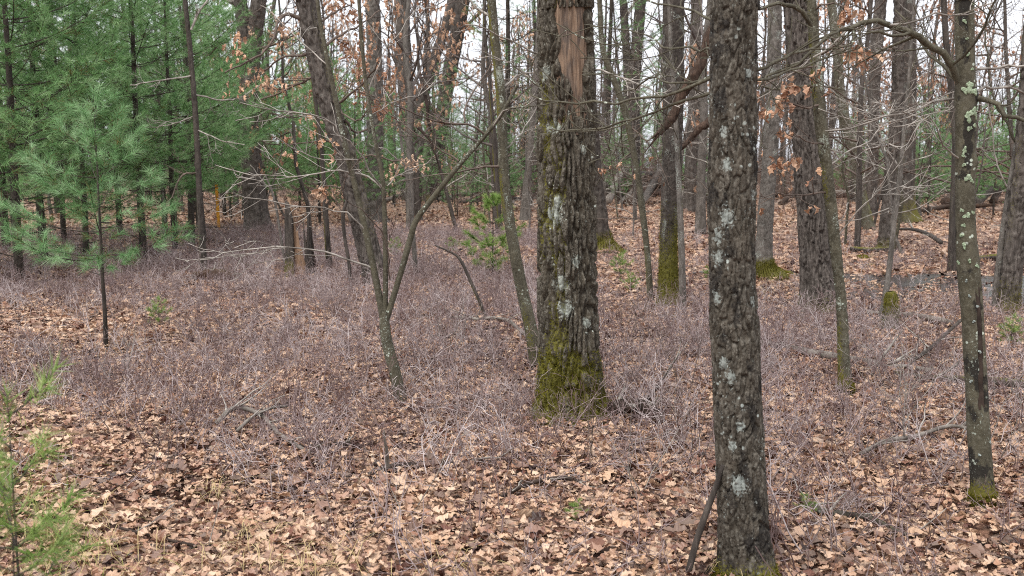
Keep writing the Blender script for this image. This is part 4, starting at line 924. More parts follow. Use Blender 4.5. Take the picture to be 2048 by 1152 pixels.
def log(name, label, pix, mat, seed, lift=.0, sides=12, twig=0, cat='log', moss=0.0, tmat='twig_grey', group=None, hump=0.0, rough=.35):
    """wood lying on the ground along the given pixels"""
    H = [ground_hit(p[0], p[1]) for p in pix]; rr = A([p[2] / 2 * h[1] / FPX for p, h in zip(pix, H)])
    lf = A([p[3] if len(p) > 3 else 0 for p in pix])
    P = A(H) + A([[0, 0, 1.]]) * (rr * .75 + lift + lf + .02)[:, None]
    L = float(np.linalg.norm(np.diff(P, axis=0), axis=1).sum()); m = int(np.clip(L / .03, 12, 90))
    PR = catmull(np.column_stack([P, rr]), m); C, R = PR[:, :3], np.maximum(PR[:, 3], .002)
    T, N, B = frames(C); th = np.arange(sides) * 2 * math.pi / sides; TH, S = np.meshgrid(th, np.linspace(0, L, m))
    rm = R.mean(); q = np.stack([np.cos(TH) * rm, np.sin(TH) * rm, S], -1)
    Rr = R[:, None] * (1 - rough / 2 + rough * fbm(q * A([6, 6, 2]) / max(rm, .01) * .12, 3, seed) * 1.0)
    V = C[:, None] + Rr[..., None] * (np.cos(TH)[..., None] * N[:, None] + np.sin(TH)[..., None] * B[:, None])
    up = np.clip((V[..., 2] - C[:, None, 2]) / np.maximum(R[:, None], 1e-4), 0, 1)
    ms = np.clip(moss * up * (.3 + fbm(q * 8 / 1, 2, seed)), 0, 1)
    rt = root(name, label, cat, A(H[0]), group)
    g = Geo(); V = np.concatenate([V.reshape(-1, 3), C[:1], C[-1:]]); e = (m - 1) * sides; nV = m * sides
    g.add(V, tube_faces(m, sides), [[(j + 1) % sides, j, nV] for j in range(sides)] + [[e + j, e + (j + 1) % sides, nV + 1] for j in range(sides)], moss=np.concatenate([ms.ravel(), [0, 0]]))
    link('wood', g.mesh('wood', MAT[mat], H[0]), rt)
    rng = RNG(seed); o = dict(TWIG); o.update(levels=1, dens=(0, 4), rmin=.002)
    for i in range(twig):
        x = rng.integers(2, m - 1); d = unit(T[x] * rng.uniform(.2, .9) + A([rng.normal(0, .5), rng.normal(0, .5), rng.uniform(.1, .6)]))
        g = Geo(); grow(g, C[x], d, rng.uniform(.12, .45) * min(1.0, L), R[x] * .5, 0, rng, o, [])
        link('twig', g.mesh('twig', MAT[tmat], H[0]), rt)
    return rt
log('rotten_log', 'short crumbling log below the thin trunk at left', [(385, 560, 15), (420, 558, 20), (455, 560, 22), (478, 562, 18)], 'bark_red', 91, moss=.5, rough=.9)
log('rotten_log', 'dark root-like slab of rotten wood beside the foot of the thick oak', [(1215, 842, 22), (1250, 845, 34, .02), (1290, 850, 30, .03), (1325, 862, 14)], 'darkwood', 92, rough=.9, twig=4, lift=.03)
log('fallen_branch', 'bent dead branch sticking up right of the thick oak', [(1272, 840, 9), (1300, 815, 7, .05), (1330, 790, 5, .12), (1352, 765, 4, .16)], 'darkwood', 93, twig=4)
log('fallen_branch', 'grey forked branch lying in the leaves at lower left', [(435, 868, 11, .04), (470, 850, 10, .08), (520, 853, 9, .05), (560, 878, 9), (610, 910, 8), (660, 935, 6)], 'deadwood', 94, twig=7, sides=9)
log('fallen_branch', 'thin pale branch crossing the grey forked branch at lower left', [(475, 880, 7, .03), (505, 862, 7, .06), (540, 850, 6, .08), (575, 838, 5, .06)], 'deadwood', 95, twig=3, sides=8)
log('fallen_branch', 'short black branch in the leaves at lower left', [(600, 902, 10), (640, 905, 12), (690, 900, 13), (725, 903, 9)], 'darkwood', 96, twig=3)
log('rotten_log', 'low dark rotten log lying in the foreground left of centre', [(735, 962, 20), (790, 948, 26), (850, 942, 22), (930, 935, 18), (1000, 930, 10)], 'darkwood', 97, rough=.9, twig=4, lift=-.02)
log('fallen_branch', 'dead stick leaning against the foot of the front scaly trunk', [(1375, 1162, 15), (1395, 1165, 14, .17), (1420, 1168, 13, .33), (1440, 1172, 9, .47)], 'bark_dark', 98, sides=10)
log('fallen_branch', 'lichen-crusted branch lying right of the front scaly trunk', [(1600, 1008, 10), (1640, 1035, 16), (1690, 1045, 17), (1740, 1050, 15), (1790, 1075, 12), (1830, 1085, 8)], 'bark_scaly', 99, twig=5, moss=.3)
log('fallen_log', 'long grey log lying across the ground behind the slim mossy trunk', [(1520, 695, 13), (1570, 705, 15), (1630, 717, 16), (1700, 730, 17), (1790, 745, 16), (1860, 752, 13)], 'deadwood', 100, twig=6, moss=.25)
log('fallen_log', 'dark mossy log lying behind the lichen-spotted tree', [(1790, 760, 14), (1860, 768, 16), (1960, 775, 20), (2070, 785, 22)], 'bark_dark', 101, moss=.6, twig=4)
log('fallen_branch', 'slanting dead branch crossing in front of the mossy log', [(1815, 735, 9), (1860, 715, 8, .05), (1900, 690, 7, .12), (1935, 672, 6, .2)], 'bark_dark', 102, twig=5)
log('fallen_branch', 'thin dark log right of the mossy stub', [(1735, 632, 9), (1800, 636, 10), (1860, 645, 13), (1905, 655, 12)], 'deadwood', 103, twig=5)
log('fallen_branch', 'grey tangled branch lying on the ground at lower right', [(1720, 925, 9, .02), (1770, 910, 10, .05), (1830, 895, 9, .04), (1900, 880, 8, .06), (1960, 900, 6, .08)], 'deadwood', 104, twig=9)
log('fallen_branch', 'dark dead branch curving over the leaves left of the pool', [(1880, 520, 9, .25), (1850, 510, 8, .35), (1820, 490, 6, .3), (1790, 470, 4, .1)], 'bark_dark', 105, twig=4)
log('fallen_log', 'mossy fallen log near the right edge behind the pool', [(1945, 525, 10), (1985, 522, 12), (2030, 518, 12), (2070, 515, 12)], 'bark_dark', 106, moss=1.2)
log('fallen_log', 'mossy log lying between trunks in the right middle distance', [(1700, 505, 9), (1740, 506, 10), (1790, 502, 9)], 'bark_dark', 107, moss=1.2)
log('fallen_branch', 'pale stick lying just left of the front trunk in the middle distance', [(1372, 553, 4), (1395, 550, 5), (1425, 546, 5)], 'deadwood', 108)
log('fallen_branch', 'greyish branch in the shrubs left of the leaning mossy trunk', [(905, 652, 6, .06), (950, 660, 7, .08), (1010, 658, 7, .06), (1060, 690, 6, .03)], 'deadwood', 109, twig=6)
log('fallen_branch', 'pale log lying in the leaves beyond the crooked sapling', [(735, 502, 8), (765, 500, 11), (800, 512, 8)], 'deadwood', 110)
log('fallen_branch', 'dark twig log lying beyond the crooked sapling', [(795, 548, 6), (830, 551, 7), (850, 552, 4)], 'darkwood', 111)
log('fallen_branch', 'brown branch half buried among leaves in the foreground', [(1000, 1005, 7), (1060, 985, 9, .02), (1130, 978, 9, .03), (1190, 985, 6)], 'darkwood', 112, twig=5)
log('fallen_branch', 'thin curved stick in the foreground leaves at bottom left', [(240, 1080, 6, .03), (330, 1090, 7), (400, 1105, 7), (440, 1112, 5)], 'darkwood', 113, twig=3)
far_logs = [(1190, 372, 1420, 352, 14, .6), (1210, 392, 1330, 372, 11, .5), (1230, 380, 1290, 398, 10, .3), (1300, 388, 1430, 366, 12, .2), (1360, 398, 1425, 392, 13, 0), (1240, 402, 1300, 372, 8, .4),
            (1530, 388, 1700, 392, 12, .1), (1700, 392, 1790, 400, 11, .1), (1830, 390, 1960, 372, 12, .3), (1930, 400, 2060, 360, 12, .5), (1960, 372, 2060, 378, 9, .4), (880, 396, 1000, 388, 8, .2), (1840, 420, 1990, 412, 8, .1), (920, 402, 1070, 396, 6, .1), (770, 398, 850, 392, 7, .2), (1560, 405, 1640, 380, 7, .3),
            (1195, 398, 1300, 385, 16, .8), (1215, 404, 1265, 385, 13, 1.2), (1255, 400, 1400, 388, 15, .9), (1285, 405, 1350, 386, 12, 1.3), (1340, 402, 1440, 396, 17, .3), (1890, 404, 2020, 388, 15, .8), (1950, 408, 2070, 390, 16, 1.1), (1820, 402, 1900, 392, 13, .4), (1985, 402, 2050, 386, 11, 1.4)]
for i, (u0, v0, u1, v1, ww, lf) in enumerate(far_logs):
    v0, v1 = max(v0, 385), max(v1, 385)
    log('fallen_log', 'dead dark log in the far brush tangle', [(u0, v0 + 8, ww * 1.3), ((u0 * 2 + u1) / 3, (v0 * 2 + v1) / 3 + 6, ww * 1.3, lf * .6), ((u0 + 2 * u1) / 3, (v0 + 2 * v1) / 3 + 8, ww * 1.15, lf * 1.2), (u1, v1 + 8, ww * .7, lf * 1.3)], ('bark_red', 'bark_dark', 'deadwood')[i % 3], 120 + i, twig=7, tmat='twig_brown', group='dead logs of the far brush tangle', sides=8)

def stake():
    b = ground_hit(438, 462); Y = b[1]; h = 92 * Y / FPX; r = .035; rt = root('marker_stake', 'orange-yellow marker stake standing in front of the pines', 'stake', b)
    g = Geo(); V = []
    for z, s in ((-.1, 1), (h - .02, 1), (h, .7)):
        V += [[-r * s - .02 * z, -r * .5 * s, z], [r * s - .02 * z, -r * .5 * s, z], [r * s - .02 * z, r * .5 * s, z], [-r * s - .02 * z, r * .5 * s, z]]
    g.add(A(V), np.vstack([tube_faces(3, 4), [[8, 9, 10, 11]]])); link('post', g.mesh('post', MAT['stake'], sm=False), rt)
stake()

# ------------------------------------------------------------------ pines
def pine(H, R, cb, rng, whorl=.42, nbr=5, need=(30, .10, .0035), sub=5.0, tuft=.11, dead=True, thin=1.0, droop=.0, rtrunk=None):
    tg, bgeo = Geo(), Geo(); rtr = rtrunk or H * .0082 + .006
    n = 14; zz = np.linspace(-.1, H, n); wob = np.cumsum(rng.normal(0, .012 * H / 6, (n, 2)), 0) * .6
    TP = np.column_stack([wob - wob[0], zz]); tube(tg, TP, rtr * (1 - .93 * (zz.clip(0) / H)), 9)
    TPp, TD = [], []
    z = cb
    while z < H - .05:
        f = (z - cb) / (H - cb); L0 = R * (1 - f) ** .75 * (1 if f > .12 else .55 + f * 3.7) + .05
        for j in range(nbr):
            if rng.random() > thin: continue
            a = 6.283 * (j + rng.random() * .8) / nbr; L = L0 * rng.uniform(.65, 1.12); el = math.radians(rng.uniform(0, 22) + 22 * f) - droop
            c = A([np.interp(z, zz, TP[:, 0]), np.interp(z, zz, TP[:, 1]), z + rng.normal(0, .04)])
            m = 7; t = np.linspace(0, 1, m); d = A([math.cos(a), math.sin(a), math.tan(el)]); d = d / np.linalg.norm(d)
            sd = A([-math.sin(a), math.cos(a), 0])
            P = c + d * (L * t)[:, None] + A([0, 0, 1]) * (L * .16 * t ** 2 - L * .06 * np.sin(t * 3.14))[:, None] + sd * (L * .07 * rng.normal() * t ** 2)[:, None]
            rb = max(.0025, rtr * .16 * (L / R) + .0025); tube(bgeo, P, rb * (1 - .7 * t), 4)
            dir_t = unit(P[-1] - P[-2]); TPp.append(P[-1]); TD.append(dir_t)
            k = max(2, int(L * sub + rng.random()))
            for q in range(k):
                tt = .30 + .68 * (q + rng.random()) / k; i = min(int(tt * (m - 1)), m - 2); p = P[i] + (P[i + 1] - P[i]) * (tt * (m - 1) - i)
                e = unit(P[i + 1] - P[i]); s = 1 if q % 2 else -1; an = math.radians(rng.uniform(35, 60)); l2 = min(L * rng.uniform(.22, .42) * (1.25 - tt * .6), .75)
                dd = unit(e * math.cos(an) + sd * s * math.sin(an) + A([0, 0, rng.uniform(-.12, .22)])); p2 = p + dd * l2
                tube(bgeo, [p, p + dd * l2 * .5 + A([0, 0, -.01]), p2], [rb * .4, rb * .3, .0018], 3)
                kk = max(1, int(l2 * .75 / tuft))
                for w_ in range(kk): TPp.append(p2 - dd * (w_ * tuft)); TD.append(dd)
            for w_ in range(int(L * .35 / tuft)): TPp.append(P[-1] - dir_t * (w_ + 1) * tuft); TD.append(dir_t)
        z += whorl * rng.uniform(.8, 1.15)
    TPp.append(TP[-1]); TD.append(A([0, 0, 1.]))
    if dead:
        z = .35
        while z < cb:
            for j in range(3):
                a = rng.uniform(0, 6.283); L = R * rng.uniform(.2, .6); d = A([math.cos(a), math.sin(a), rng.uniform(-.2, .15)])
                grow(bgeo, A([0, 0, z]), unit(d), L, .008, 0, rng, dict(levels=1, sides=(4, 3), dens=(2.5,), seg=.2, wob=.1, up=0, rmin=.003, minl=.1), [])
            z += rng.uniform(.15, .35)
    P_, D_ = A(TPp), A(TD); nn, nl, nw = need; N = len(P_)
    Pk = np.repeat(P_, nn, 0); Dk = np.repeat(D_, nn, 0); q = len(Pk)
    pr = rng.normal(size=(q, 3)); pr = unit(pr - (pr * Dk).sum(1, keepdims=True) * Dk)
    an = rng.uniform(.25, 1.15, q)[:, None]; nd = Dk * np.cos(an) + pr * np.sin(an); nd[:, 2] -= .10; nd = unit(nd)
    b0 = Pk - Dk * (rng.uniform(0, 1, q) * tuft)[:, None]; l = (nl * rng.uniform(.7, 1.15, q))[:, None]
    s = unit(np.cross(nd, rng.normal(size=(q, 3)))) * nw * .5
    tipp = b0 + nd * l; tipp[:, 2] -= (nl * .08) * rng.random(q)
    V = np.stack([b0 - s, b0 + s, tipp], 1).reshape(-1, 3)
    tone = np.clip(np.repeat(rng.uniform(.05, .9, N), nn) + rng.normal(0, .16, q), 0, 1)
    ng = Geo(); ng.add(V, T=np.arange(q * 3).reshape(-1, 3), tone=np.repeat(tone, 3))
    return tg, bgeo, ng

def pine_kind(seed, mat='needle', **kw):
    tg, bgm, ng = pine(rng=RNG(seed), **kw)
    return [('trunk', tg.mesh('trunk', MAT['bark_pine'])), ('branches', bgm.mesh('branches', MAT['bark_pine'])), ('needles', ng.mesh('needles', MAT[mat], sm=False))]

def plant(kind, name, label, cat, loc, rz, sc, group=None, sz=1.0, tilt=(0, 0)):
    rt = root(name, label, cat, loc, group); rt.rotation_euler = (*tilt, rz); rt.scale = (sc, sc, sc * sz)
    for nm, me in kind:
        o = link(nm, me, rt)
        if nm in ('needles', 'dead_leaves', 'twigs'): o['kind'] = 'stuff'
    return rt

PK = dict(need=(34, .125, .0055), tuft=.12, whorl=.42, nbr=5, thin=.88)
PINE = [pine_kind(201, H=7.0, R=2.3, cb=.85, sub=6.5, **PK), pine_kind(202, H=7.5, R=2.2, cb=1.0, sub=6.5, **PK), pine_kind(203, H=6.0, R=2.0, cb=.75, sub=6.5, **PK), pine_kind(204, H=8.5, R=2.5, cb=1.1, sub=5.5, **PK)]
PINE_TALL = [pine_kind(205, H=17, R=3.2, cb=4.0, whorl=.75, sub=2.6, need=(30, .16, .009), tuft=.22), pine_kind(206, H=15, R=2.8, cb=2.0, whorl=.7, sub=2.4, need=(30, .16, .009), tuft=.22, thin=.8)]
spots = [(42, 572, 0, 'young pine with a dark trunk standing furthest left among the pines'), (90, 535, 1, 'young pine just right of the leftmost pine trunk'),
         (172, 530, 2, 'young pine directly behind the small blue-green pine'), (285, 522, 0, 'young pine right of the small blue-green pine'),
         (352, 503, 2, 'young pine with a thin leaning trunk left of the thin straight trunk'), (384, 492, 1, 'young pine right behind the thin straight dark trunk'),
         (-70, 560, 3, 'young pine cut off by the left edge of the picture'), (15, 505, 3, 'dense pine in the second row at far left'), (130, 490, 0, 'dense pine in the second row behind the small pine'),
         (240, 478, 3, 'dense pine in the second row right of the small pine'), (330, 465, 1, 'tall dense pine filling the upper left'), (490, 455, 2, 'pine just left of the broad forked oak'),
         (462, 436, 0, 'pine right behind the orange-yellow stake')]
rng = RNG(41)
for i, (u, v, k, lab) in enumerate(spots):
    plant(PINE[k], 'pine_tree', lab, 'pine', ground_hit(u, v), rng.uniform(0, 6.28), rng.uniform(.92, 1.12) * (.72 if u > 400 else 1))
for i, (x, y, k) in enumerate([(-19, 30, 3), (-16, 27, 0), (-13.5, 31, 1), (-11.5, 36, 3), (-9.5, 33, 0), (-8.5, 40, 1), (-6.6, 37, 3), (-5.0, 42, 0), (-7.4, 30, 2), (-4.6, 34, 2), (-18, 38, 1), (-14, 42, 3), (-12, 24, 2), (-14.5, 22, 3), (-3.2, 46, 1), (-10, 47, 3), (-1.8, 50, 0), (-17, 46, 1), (-6.9, 26.5, 2), (-5.6, 29, 2), (-8.2, 26, 0), (-4.6, 29.5, 2), (-6.2, 33, 0), (-3.9, 38, 2)]):
    plant(PINE[k], 'pine_tree', 'dense green pine in the thicket behind the left oaks', 'pine', (x, y, float(ground_z(x, y))), rng.uniform(0, 6.28), rng.uniform(.9, 1.25) * (1 - .30 * float(smooth(420, 700, 1024 + FPX * x / y))), 'pines of the far left thicket')
for (u, Y, k, sc, lab) in [(1015, 36, 1, 1.0, 'tall thin pine behind the leaning mossy trunk'), (1215, 44, 0, 1.0, 'tall pine in the gap right of the thick central oak'), (1070, 52, 0, 1.0, 'tall pine hidden partly by the thick central oak'),
                           (300, 40, 0, .95, 'tall pine rising over the young pines at upper left'), (120, 34, 0, 1.0, 'tall pine at the far upper left')]:
    x = (u - 1024) / FPX * Y; plant(PINE_TALL[k], 'pine_tree', lab, 'pine', (x, Y, float(ground_z(x, Y))), rng.uniform(0, 6.28), sc)
for i, (u, Y, k, sc) in enumerate([(1830, 34, 2, .75), (1905, 44, 0, .8), (1960, 48, 2, .9), (2010, 40, 2, .8), (2060, 46, 0, .9), (1790, 55, 1, .9), (1410, 47, 2, .8), (1395, 60, 0, 1.0), (1140, 60, 3, 1), (980, 58, 3, .6), (905, 44, 2, .75), (870, 62, 3, .8), (780, 52, 0, .8), (915, 33, 2, .5), (1000, 35, 2, .62), (955, 39, 0, .6), (1050, 37, 2, .75), (1855, 32, 2, .6), (1935, 35, 0, .6), (1985, 33, 2, .62), (2035, 37, 1, .7), (1402, 38, 2, .62), (1235, 40, 2, .6), (690, 36, 2, .7), (790, 40, 2, .6), (1700, 44, 2, .65), (1870, 62, 3, 1), (1720, 64, 0, 1), (1000, 44, 2, .6), (1260, 66, 3, 1.0), (1310, 70, 3, 1.0)]):
    x = (u - 1024) / FPX * Y; plant(PINE[k], 'pine_tree', 'green pine among bare trunks in the far background', 'pine', (x, Y, float(ground_z(x, Y))), rng.uniform(0, 6.28), sc, 'pines scattered through the far wood')

small = pine_kind(211, 'needle_blue', H=2.33, R=1.0, cb=.72, whorl=.19, nbr=4, need=(64, .115, .0028), sub=7.0, tuft=.09, dead=False, rtrunk=.022, droop=.05)
plant(small, 'small_pine', 'small blue-green pine standing in front of the dark pines at left', 'pine', ground_hit(213, 702), 1.1, 1.0)
seed_a = pine_kind(212, 'needle_yellow', H=1.22, R=.58, cb=.16, whorl=.17, nbr=4, need=(60, .09, .0055), sub=8, tuft=.08, dead=False, rtrunk=.016)
plant(seed_a, 'small_pine', 'little yellow-green pine left of the leaning mossy trunk', 'pine', ground_hit(985, 556), .4, 1.0)
seed_b = pine_kind(213, 'needle_yellow', H=.42, R=.24, cb=.06, whorl=.09, nbr=4, need=(34, .08, .004), sub=7, tuft=.07, dead=False, rtrunk=.008)
for (u, v, sc, lab) in ((1240, 550, 1.0, 'tiny light green pine seedling right of the thick central oak'), (1262, 582, .7, 'tiny pine seedling low in the leaves near the wavy trunk'), (318, 650, .8, 'tiny pine seedling in the shrubs right of the small pine'), (790, 510, .9, 'tiny pine seedling beyond the crooked sapling'),
                        (2022, 690, .8, 'green pine seedling near the right edge below the pool'), (1612, 1035, .32, 'sprig of green pine on the lichen-crusted branch'), (1150, 1045, .32, 'yellowish pine sprig in the foreground leaves'), (1418, 560, .6, 'tiny seedling just left of the front scaly trunk'), (905, 505, .8, 'small pine seedling left of the little yellow-green pine')):
    plant(seed_b, 'pine_seedling', lab, 'seedling', ground_hit(u, v), u * .7, sc * .72)
bough = pine_kind(214, 'needle_yellow', H=1.17, R=.42, cb=.25, whorl=.15, nbr=4, need=(34, .085, .0028), sub=5, tuft=.10, dead=False, rtrunk=.008, thin=.8)
p0 = at(55, 1000, 2.3)
plant(bough, 'pine_sapling', 'blurred green pine sapling close to the camera at lower left', 'pine', (p0[0] - .03, 2.3, float(ground_z(p0[0], 2.3))), 2.0, .84)
p0 = at(60, 1100, 2.0)
plant(bough, 'pine_sapling', 'second blurred pine sapling cut off by the lower left corner', 'pine', (p0[0] - .03, 2.0, float(ground_z(p0[0], 2.0))), 4.0, .76)

# ------------------------------------------------------------------ shrubs of the forest floor
proto_shrub = bpy.data.collections.new('shrub_shapes')
SH = dict(levels=2, sides=(3, 3, 3), dens=(10, 10, 8), seg=.05, wob=.28, up=.25, flat=.8, rmin=.0013, minl=.03, maxl=.25)
shrub_meshes = []
for k in range(7):
    rng = RNG(400 + k); g = Geo()
    for s_ in range(6):
        a = rng.uniform(0, 6.283); d = unit(A([math.cos(a) * rng.uniform(.2, 1.1), math.sin(a) * rng.uniform(.2, 1.1), 1.0]))
        grow(g, A([rng.normal(0, .07), rng.normal(0, .07), -.02]), d, rng.uniform(.14, .42), rng.uniform(.0022, .0040), 0, rng, SH, [])
    me = g.mesh('twigs', MAT['shrub']); shrub_meshes.append(me); proto_shrub.objects.link(bpy.data.objects.new('shrub_shape', me))

def shrubs():
    rng = RNG(55); X, Y = wedge(rng, 22000, 3.0, 24); n = len(X)
    d = fbm(np.stack([X * .45, Y * .3, 0 * X], -1), 3, 8)
    base = np.where(Y < 4.6, .26, np.where(Y < 5.6, .6, np.where(Y < 17, .95, .6)))
    right = smooth(1.2, 3.2, X - .05 * Y); base = 1.0 * base * (1 - .1 * right) * (1 - .85 * smooth(10.5, 12, Y) * smooth(-.3, .8, X - .03 * Y))
    clear = (X < -.3 * Y + .3) & (Y < 6.0); base = np.where(clear, base * .4, base)
    inpool = ((X - POOL[0]) / POOL[2]) ** 2 + ((Y - POOL[1]) / POOL[3]) ** 2 < 1.0
    keep = (rng.random(n) < base * smooth(.14, .54, d)) & ~inpool
    X, Y = X[keep], Y[keep]; n = len(X)
    P = np.stack([X, Y, ground_z(X, Y)], -1)
    R = np.stack([rng.normal(0, .12, n), rng.normal(0, .12, n), rng.uniform(0, 6.28, n)], -1)
    scatter('low_shrubs', P, R, rng.uniform(.5, 1.3, n) ** 1.1, rng.integers(0, 7, n), proto_shrub, label='tangle of low bare mauve-brown shrubs on the forest floor', category='shrubs')
shrubs()
tall = dict(levels=2, sides=(4, 3, 3), dens=(7, 8, 6), seg=.1, wob=.14, up=.3, flat=.9, rmin=.0012, minl=.04, maxl=.5)
def bush(u, v, h, n, label, mat, seed):
    b = ground_hit(u, v); rng = RNG(seed); rt = root('bare_bush', label, 'bush', b)
    for i in range(n):
        g = Geo(); a = rng.uniform(0, 6.28); grow(g, b + A([rng.normal(0, .04), rng.normal(0, .04), -.03]), unit(A([math.cos(a) * .45, math.sin(a) * .45, 1])), h * rng.uniform(.6, 1.1), rng.uniform(.0025, .004), 0, rng, tall, [])
        link('stem', g.mesh('stem', MAT[mat], b), rt)
for i, (u, v, h, n, lab) in enumerate([(1010, 860, .7, 4, 'bare bush left of the foot of the thick oak'), (1360, 800, .8, 4, 'bare bush between the thick oak and the front trunk'), (1800, 860, .8, 5, 'bare branching bush between the two slim trees at right'),
        (1740, 700, .7, 4, 'bare bush right of the slim mossy trunk'), (1250, 700, .7, 4, 'bare bush just right of the thick oak'), (900, 720, .7, 4, 'bare bush right of the crooked sapling base'), (640, 800, .6, 4, 'bare bush left of the crooked sapling base'), (1890, 740, .9, 4, 'bare bush left of the lichen-spotted tree'),
        (2010, 930, .8, 4, 'bare bush right of the lichen-spotted tree foot'), (1650, 980, .7, 4, 'thin bare bush right of the front trunk'), (1180, 930, .6, 4, 'thin bare bush in front of the thick oak'), (1290, 1000, .6, 3, 'thin bare stems in the foreground left of the front trunk'),
        (500, 950, .5, 3, 'thin bare stems in the lower left foreground'), (330, 960, .5, 3, 'thin bare stems at lower left beside the blurred sapling'), (800, 1040, .45, 3, 'thin bare stems low in the centre foreground'), (1700, 1100, .6, 3, 'thin bare stems at the bottom right'), (1380, 950, .6, 3, 'thin bare stems just left of the front trunk'), (230, 780, .6, 4, 'bare bush below the small blue-green pine')]):
    bush(u, v, h, n, lab, ('shrub', 'twig_brown', 'twig_grey')[i % 3], 500 + i)

# ------------------------------------------------------------------ moss cushions, grass
def cushion(u, v, wpx, label, seed):
    b = ground_hit(u, v); r = wpx / 2 * b[1] / FPX; rng = RNG(seed); rt = root('moss_cushion', label, 'moss', b); g = Geo()
    k, n = 16, 6; a = np.arange(k) * 6.283 / k; V = []
    for i in range(n):
        f = i / (n - 1); V.append(np.stack([np.cos(a) * r * (1 - f) * (1 + .25 * np.sin(3 * a + seed)), np.sin(a) * r * .7 * (1 - f) * (1 + .2 * np.cos(2 * a)), np.full(k, r * .3 * (1 - (1 - f) ** 2) - .01) + rng.normal(0, r * .03, k)], -1))
    g.add(np.concatenate(V), tube_faces(n, k)); link('mound', g.mesh('mound', MAT['moss']), rt)
    m = 1200; aa = rng.uniform(0, 6.283, m); f = np.sqrt(rng.random(m)) * .98; p = np.stack([np.cos(aa) * r * f, np.sin(aa) * r * .7 * f, r * .3 * (1 - f ** 2) - .01], -1)
    d = unit(rng.normal(0, .5, (m, 3)) + A([0, 0, 1])) * (r * .12 * rng.uniform(.4, 1.2, m))[:, None]; s = unit(np.cross(d, rng.normal(size=(m, 3)))) * r * .015
    g = Geo(); g.add(np.stack([p - s, p + s, p + d], 1).reshape(-1, 3), T=np.arange(m * 3).reshape(-1, 3)); link('blades', g.mesh('blades', MAT['moss']), rt, kind='stuff')
for i, (u, v, ww, lab) in enumerate([(1286, 545, 22, 'small moss cushion left of the wavy trunk foot'), (1570, 548, 50, 'long moss cushion beside the swollen mossy foot'), (1740, 530, 26, 'moss cushion left of the brown trunk with mossy foot'), (1850, 515, 24, 'moss cushion left of the lichen-spotted tree in the leaves'), (1725, 515, 40, 'wide moss cushion in the leaves at right middle'),
                                     (1600, 635, 40, 'moss cushion at the left root of the large furrowed oak'), (275, 565, 30, 'moss cushion under the pines at left'), (140, 570, 30, 'moss cushion under the leftmost pines'), (1340, 632, 36, 'moss cushion at the foot of the straight mossy oak')]):
    cushion(u, v, ww, lab, 600 + i)

def grass(name, label, spots, mat, seed, L=.2, n=20, w=.0012):
    rng = RNG(seed); g = Geo()
    for (x, y, rad) in spots:
        for i in range(n):
            p = A([x + rng.normal(0, rad), y + rng.normal(0, rad), 0]); p[2] = float(ground_z(p[0], p[1]))
            a = rng.uniform(0, 6.283); d = A([math.cos(a), math.sin(a), 0]); l = L * rng.uniform(.5, 1.2); s = A([-d[1], d[0], 0]) * w; le = rng.uniform(.75, 1.35)
            q = [p, p + d * l * .35 * le + A([0, 0, l * .30 + .03]), p + d * l * .8 * le + A([0, 0, l * .30 + .03]), p + d * l * 1.15 * le + A([0, 0, .03])]
            g.add([q[0] - s, q[0] + s, q[1] + s, q[1] - s, q[2] + s * .7, q[2] - s * .7, q[3]], [[0, 1, 2, 3], [3, 2, 4, 5]], [[5, 4, 6]])
    link(name, g.mesh(name, MAT[mat]), kind='stuff', label=label, category='grass')
def gs(L): return [(*ground_hit(u, v)[:2], r) for u, v, r in L]
grass('dry_grass', 'dry straw-coloured grass tufts among the foreground leaves', gs([(470, 1125, .09), (560, 1140, .10), (530, 1085, .07), (640, 1150, .08), (430, 1000, .03), (120, 1130, .12), (240, 1140, .1), (60, 1080, .12), (900, 1150, .06), (180, 1060, .08), (1480, 1145, .05), (1540, 570, .12), (1520, 590, .1)]), 'grass', 701)
grass('green_grass', 'yellow-green grass below the blurred pine sapling', gs([(60, 1140, .12), (140, 1120, .10), (30, 1060, .1), (110, 1020, .1), (200, 1150, .1), (40, 980, .12), (90, 930, .12), (20, 850, .12)]), 'grass_green', 702, L=.16)

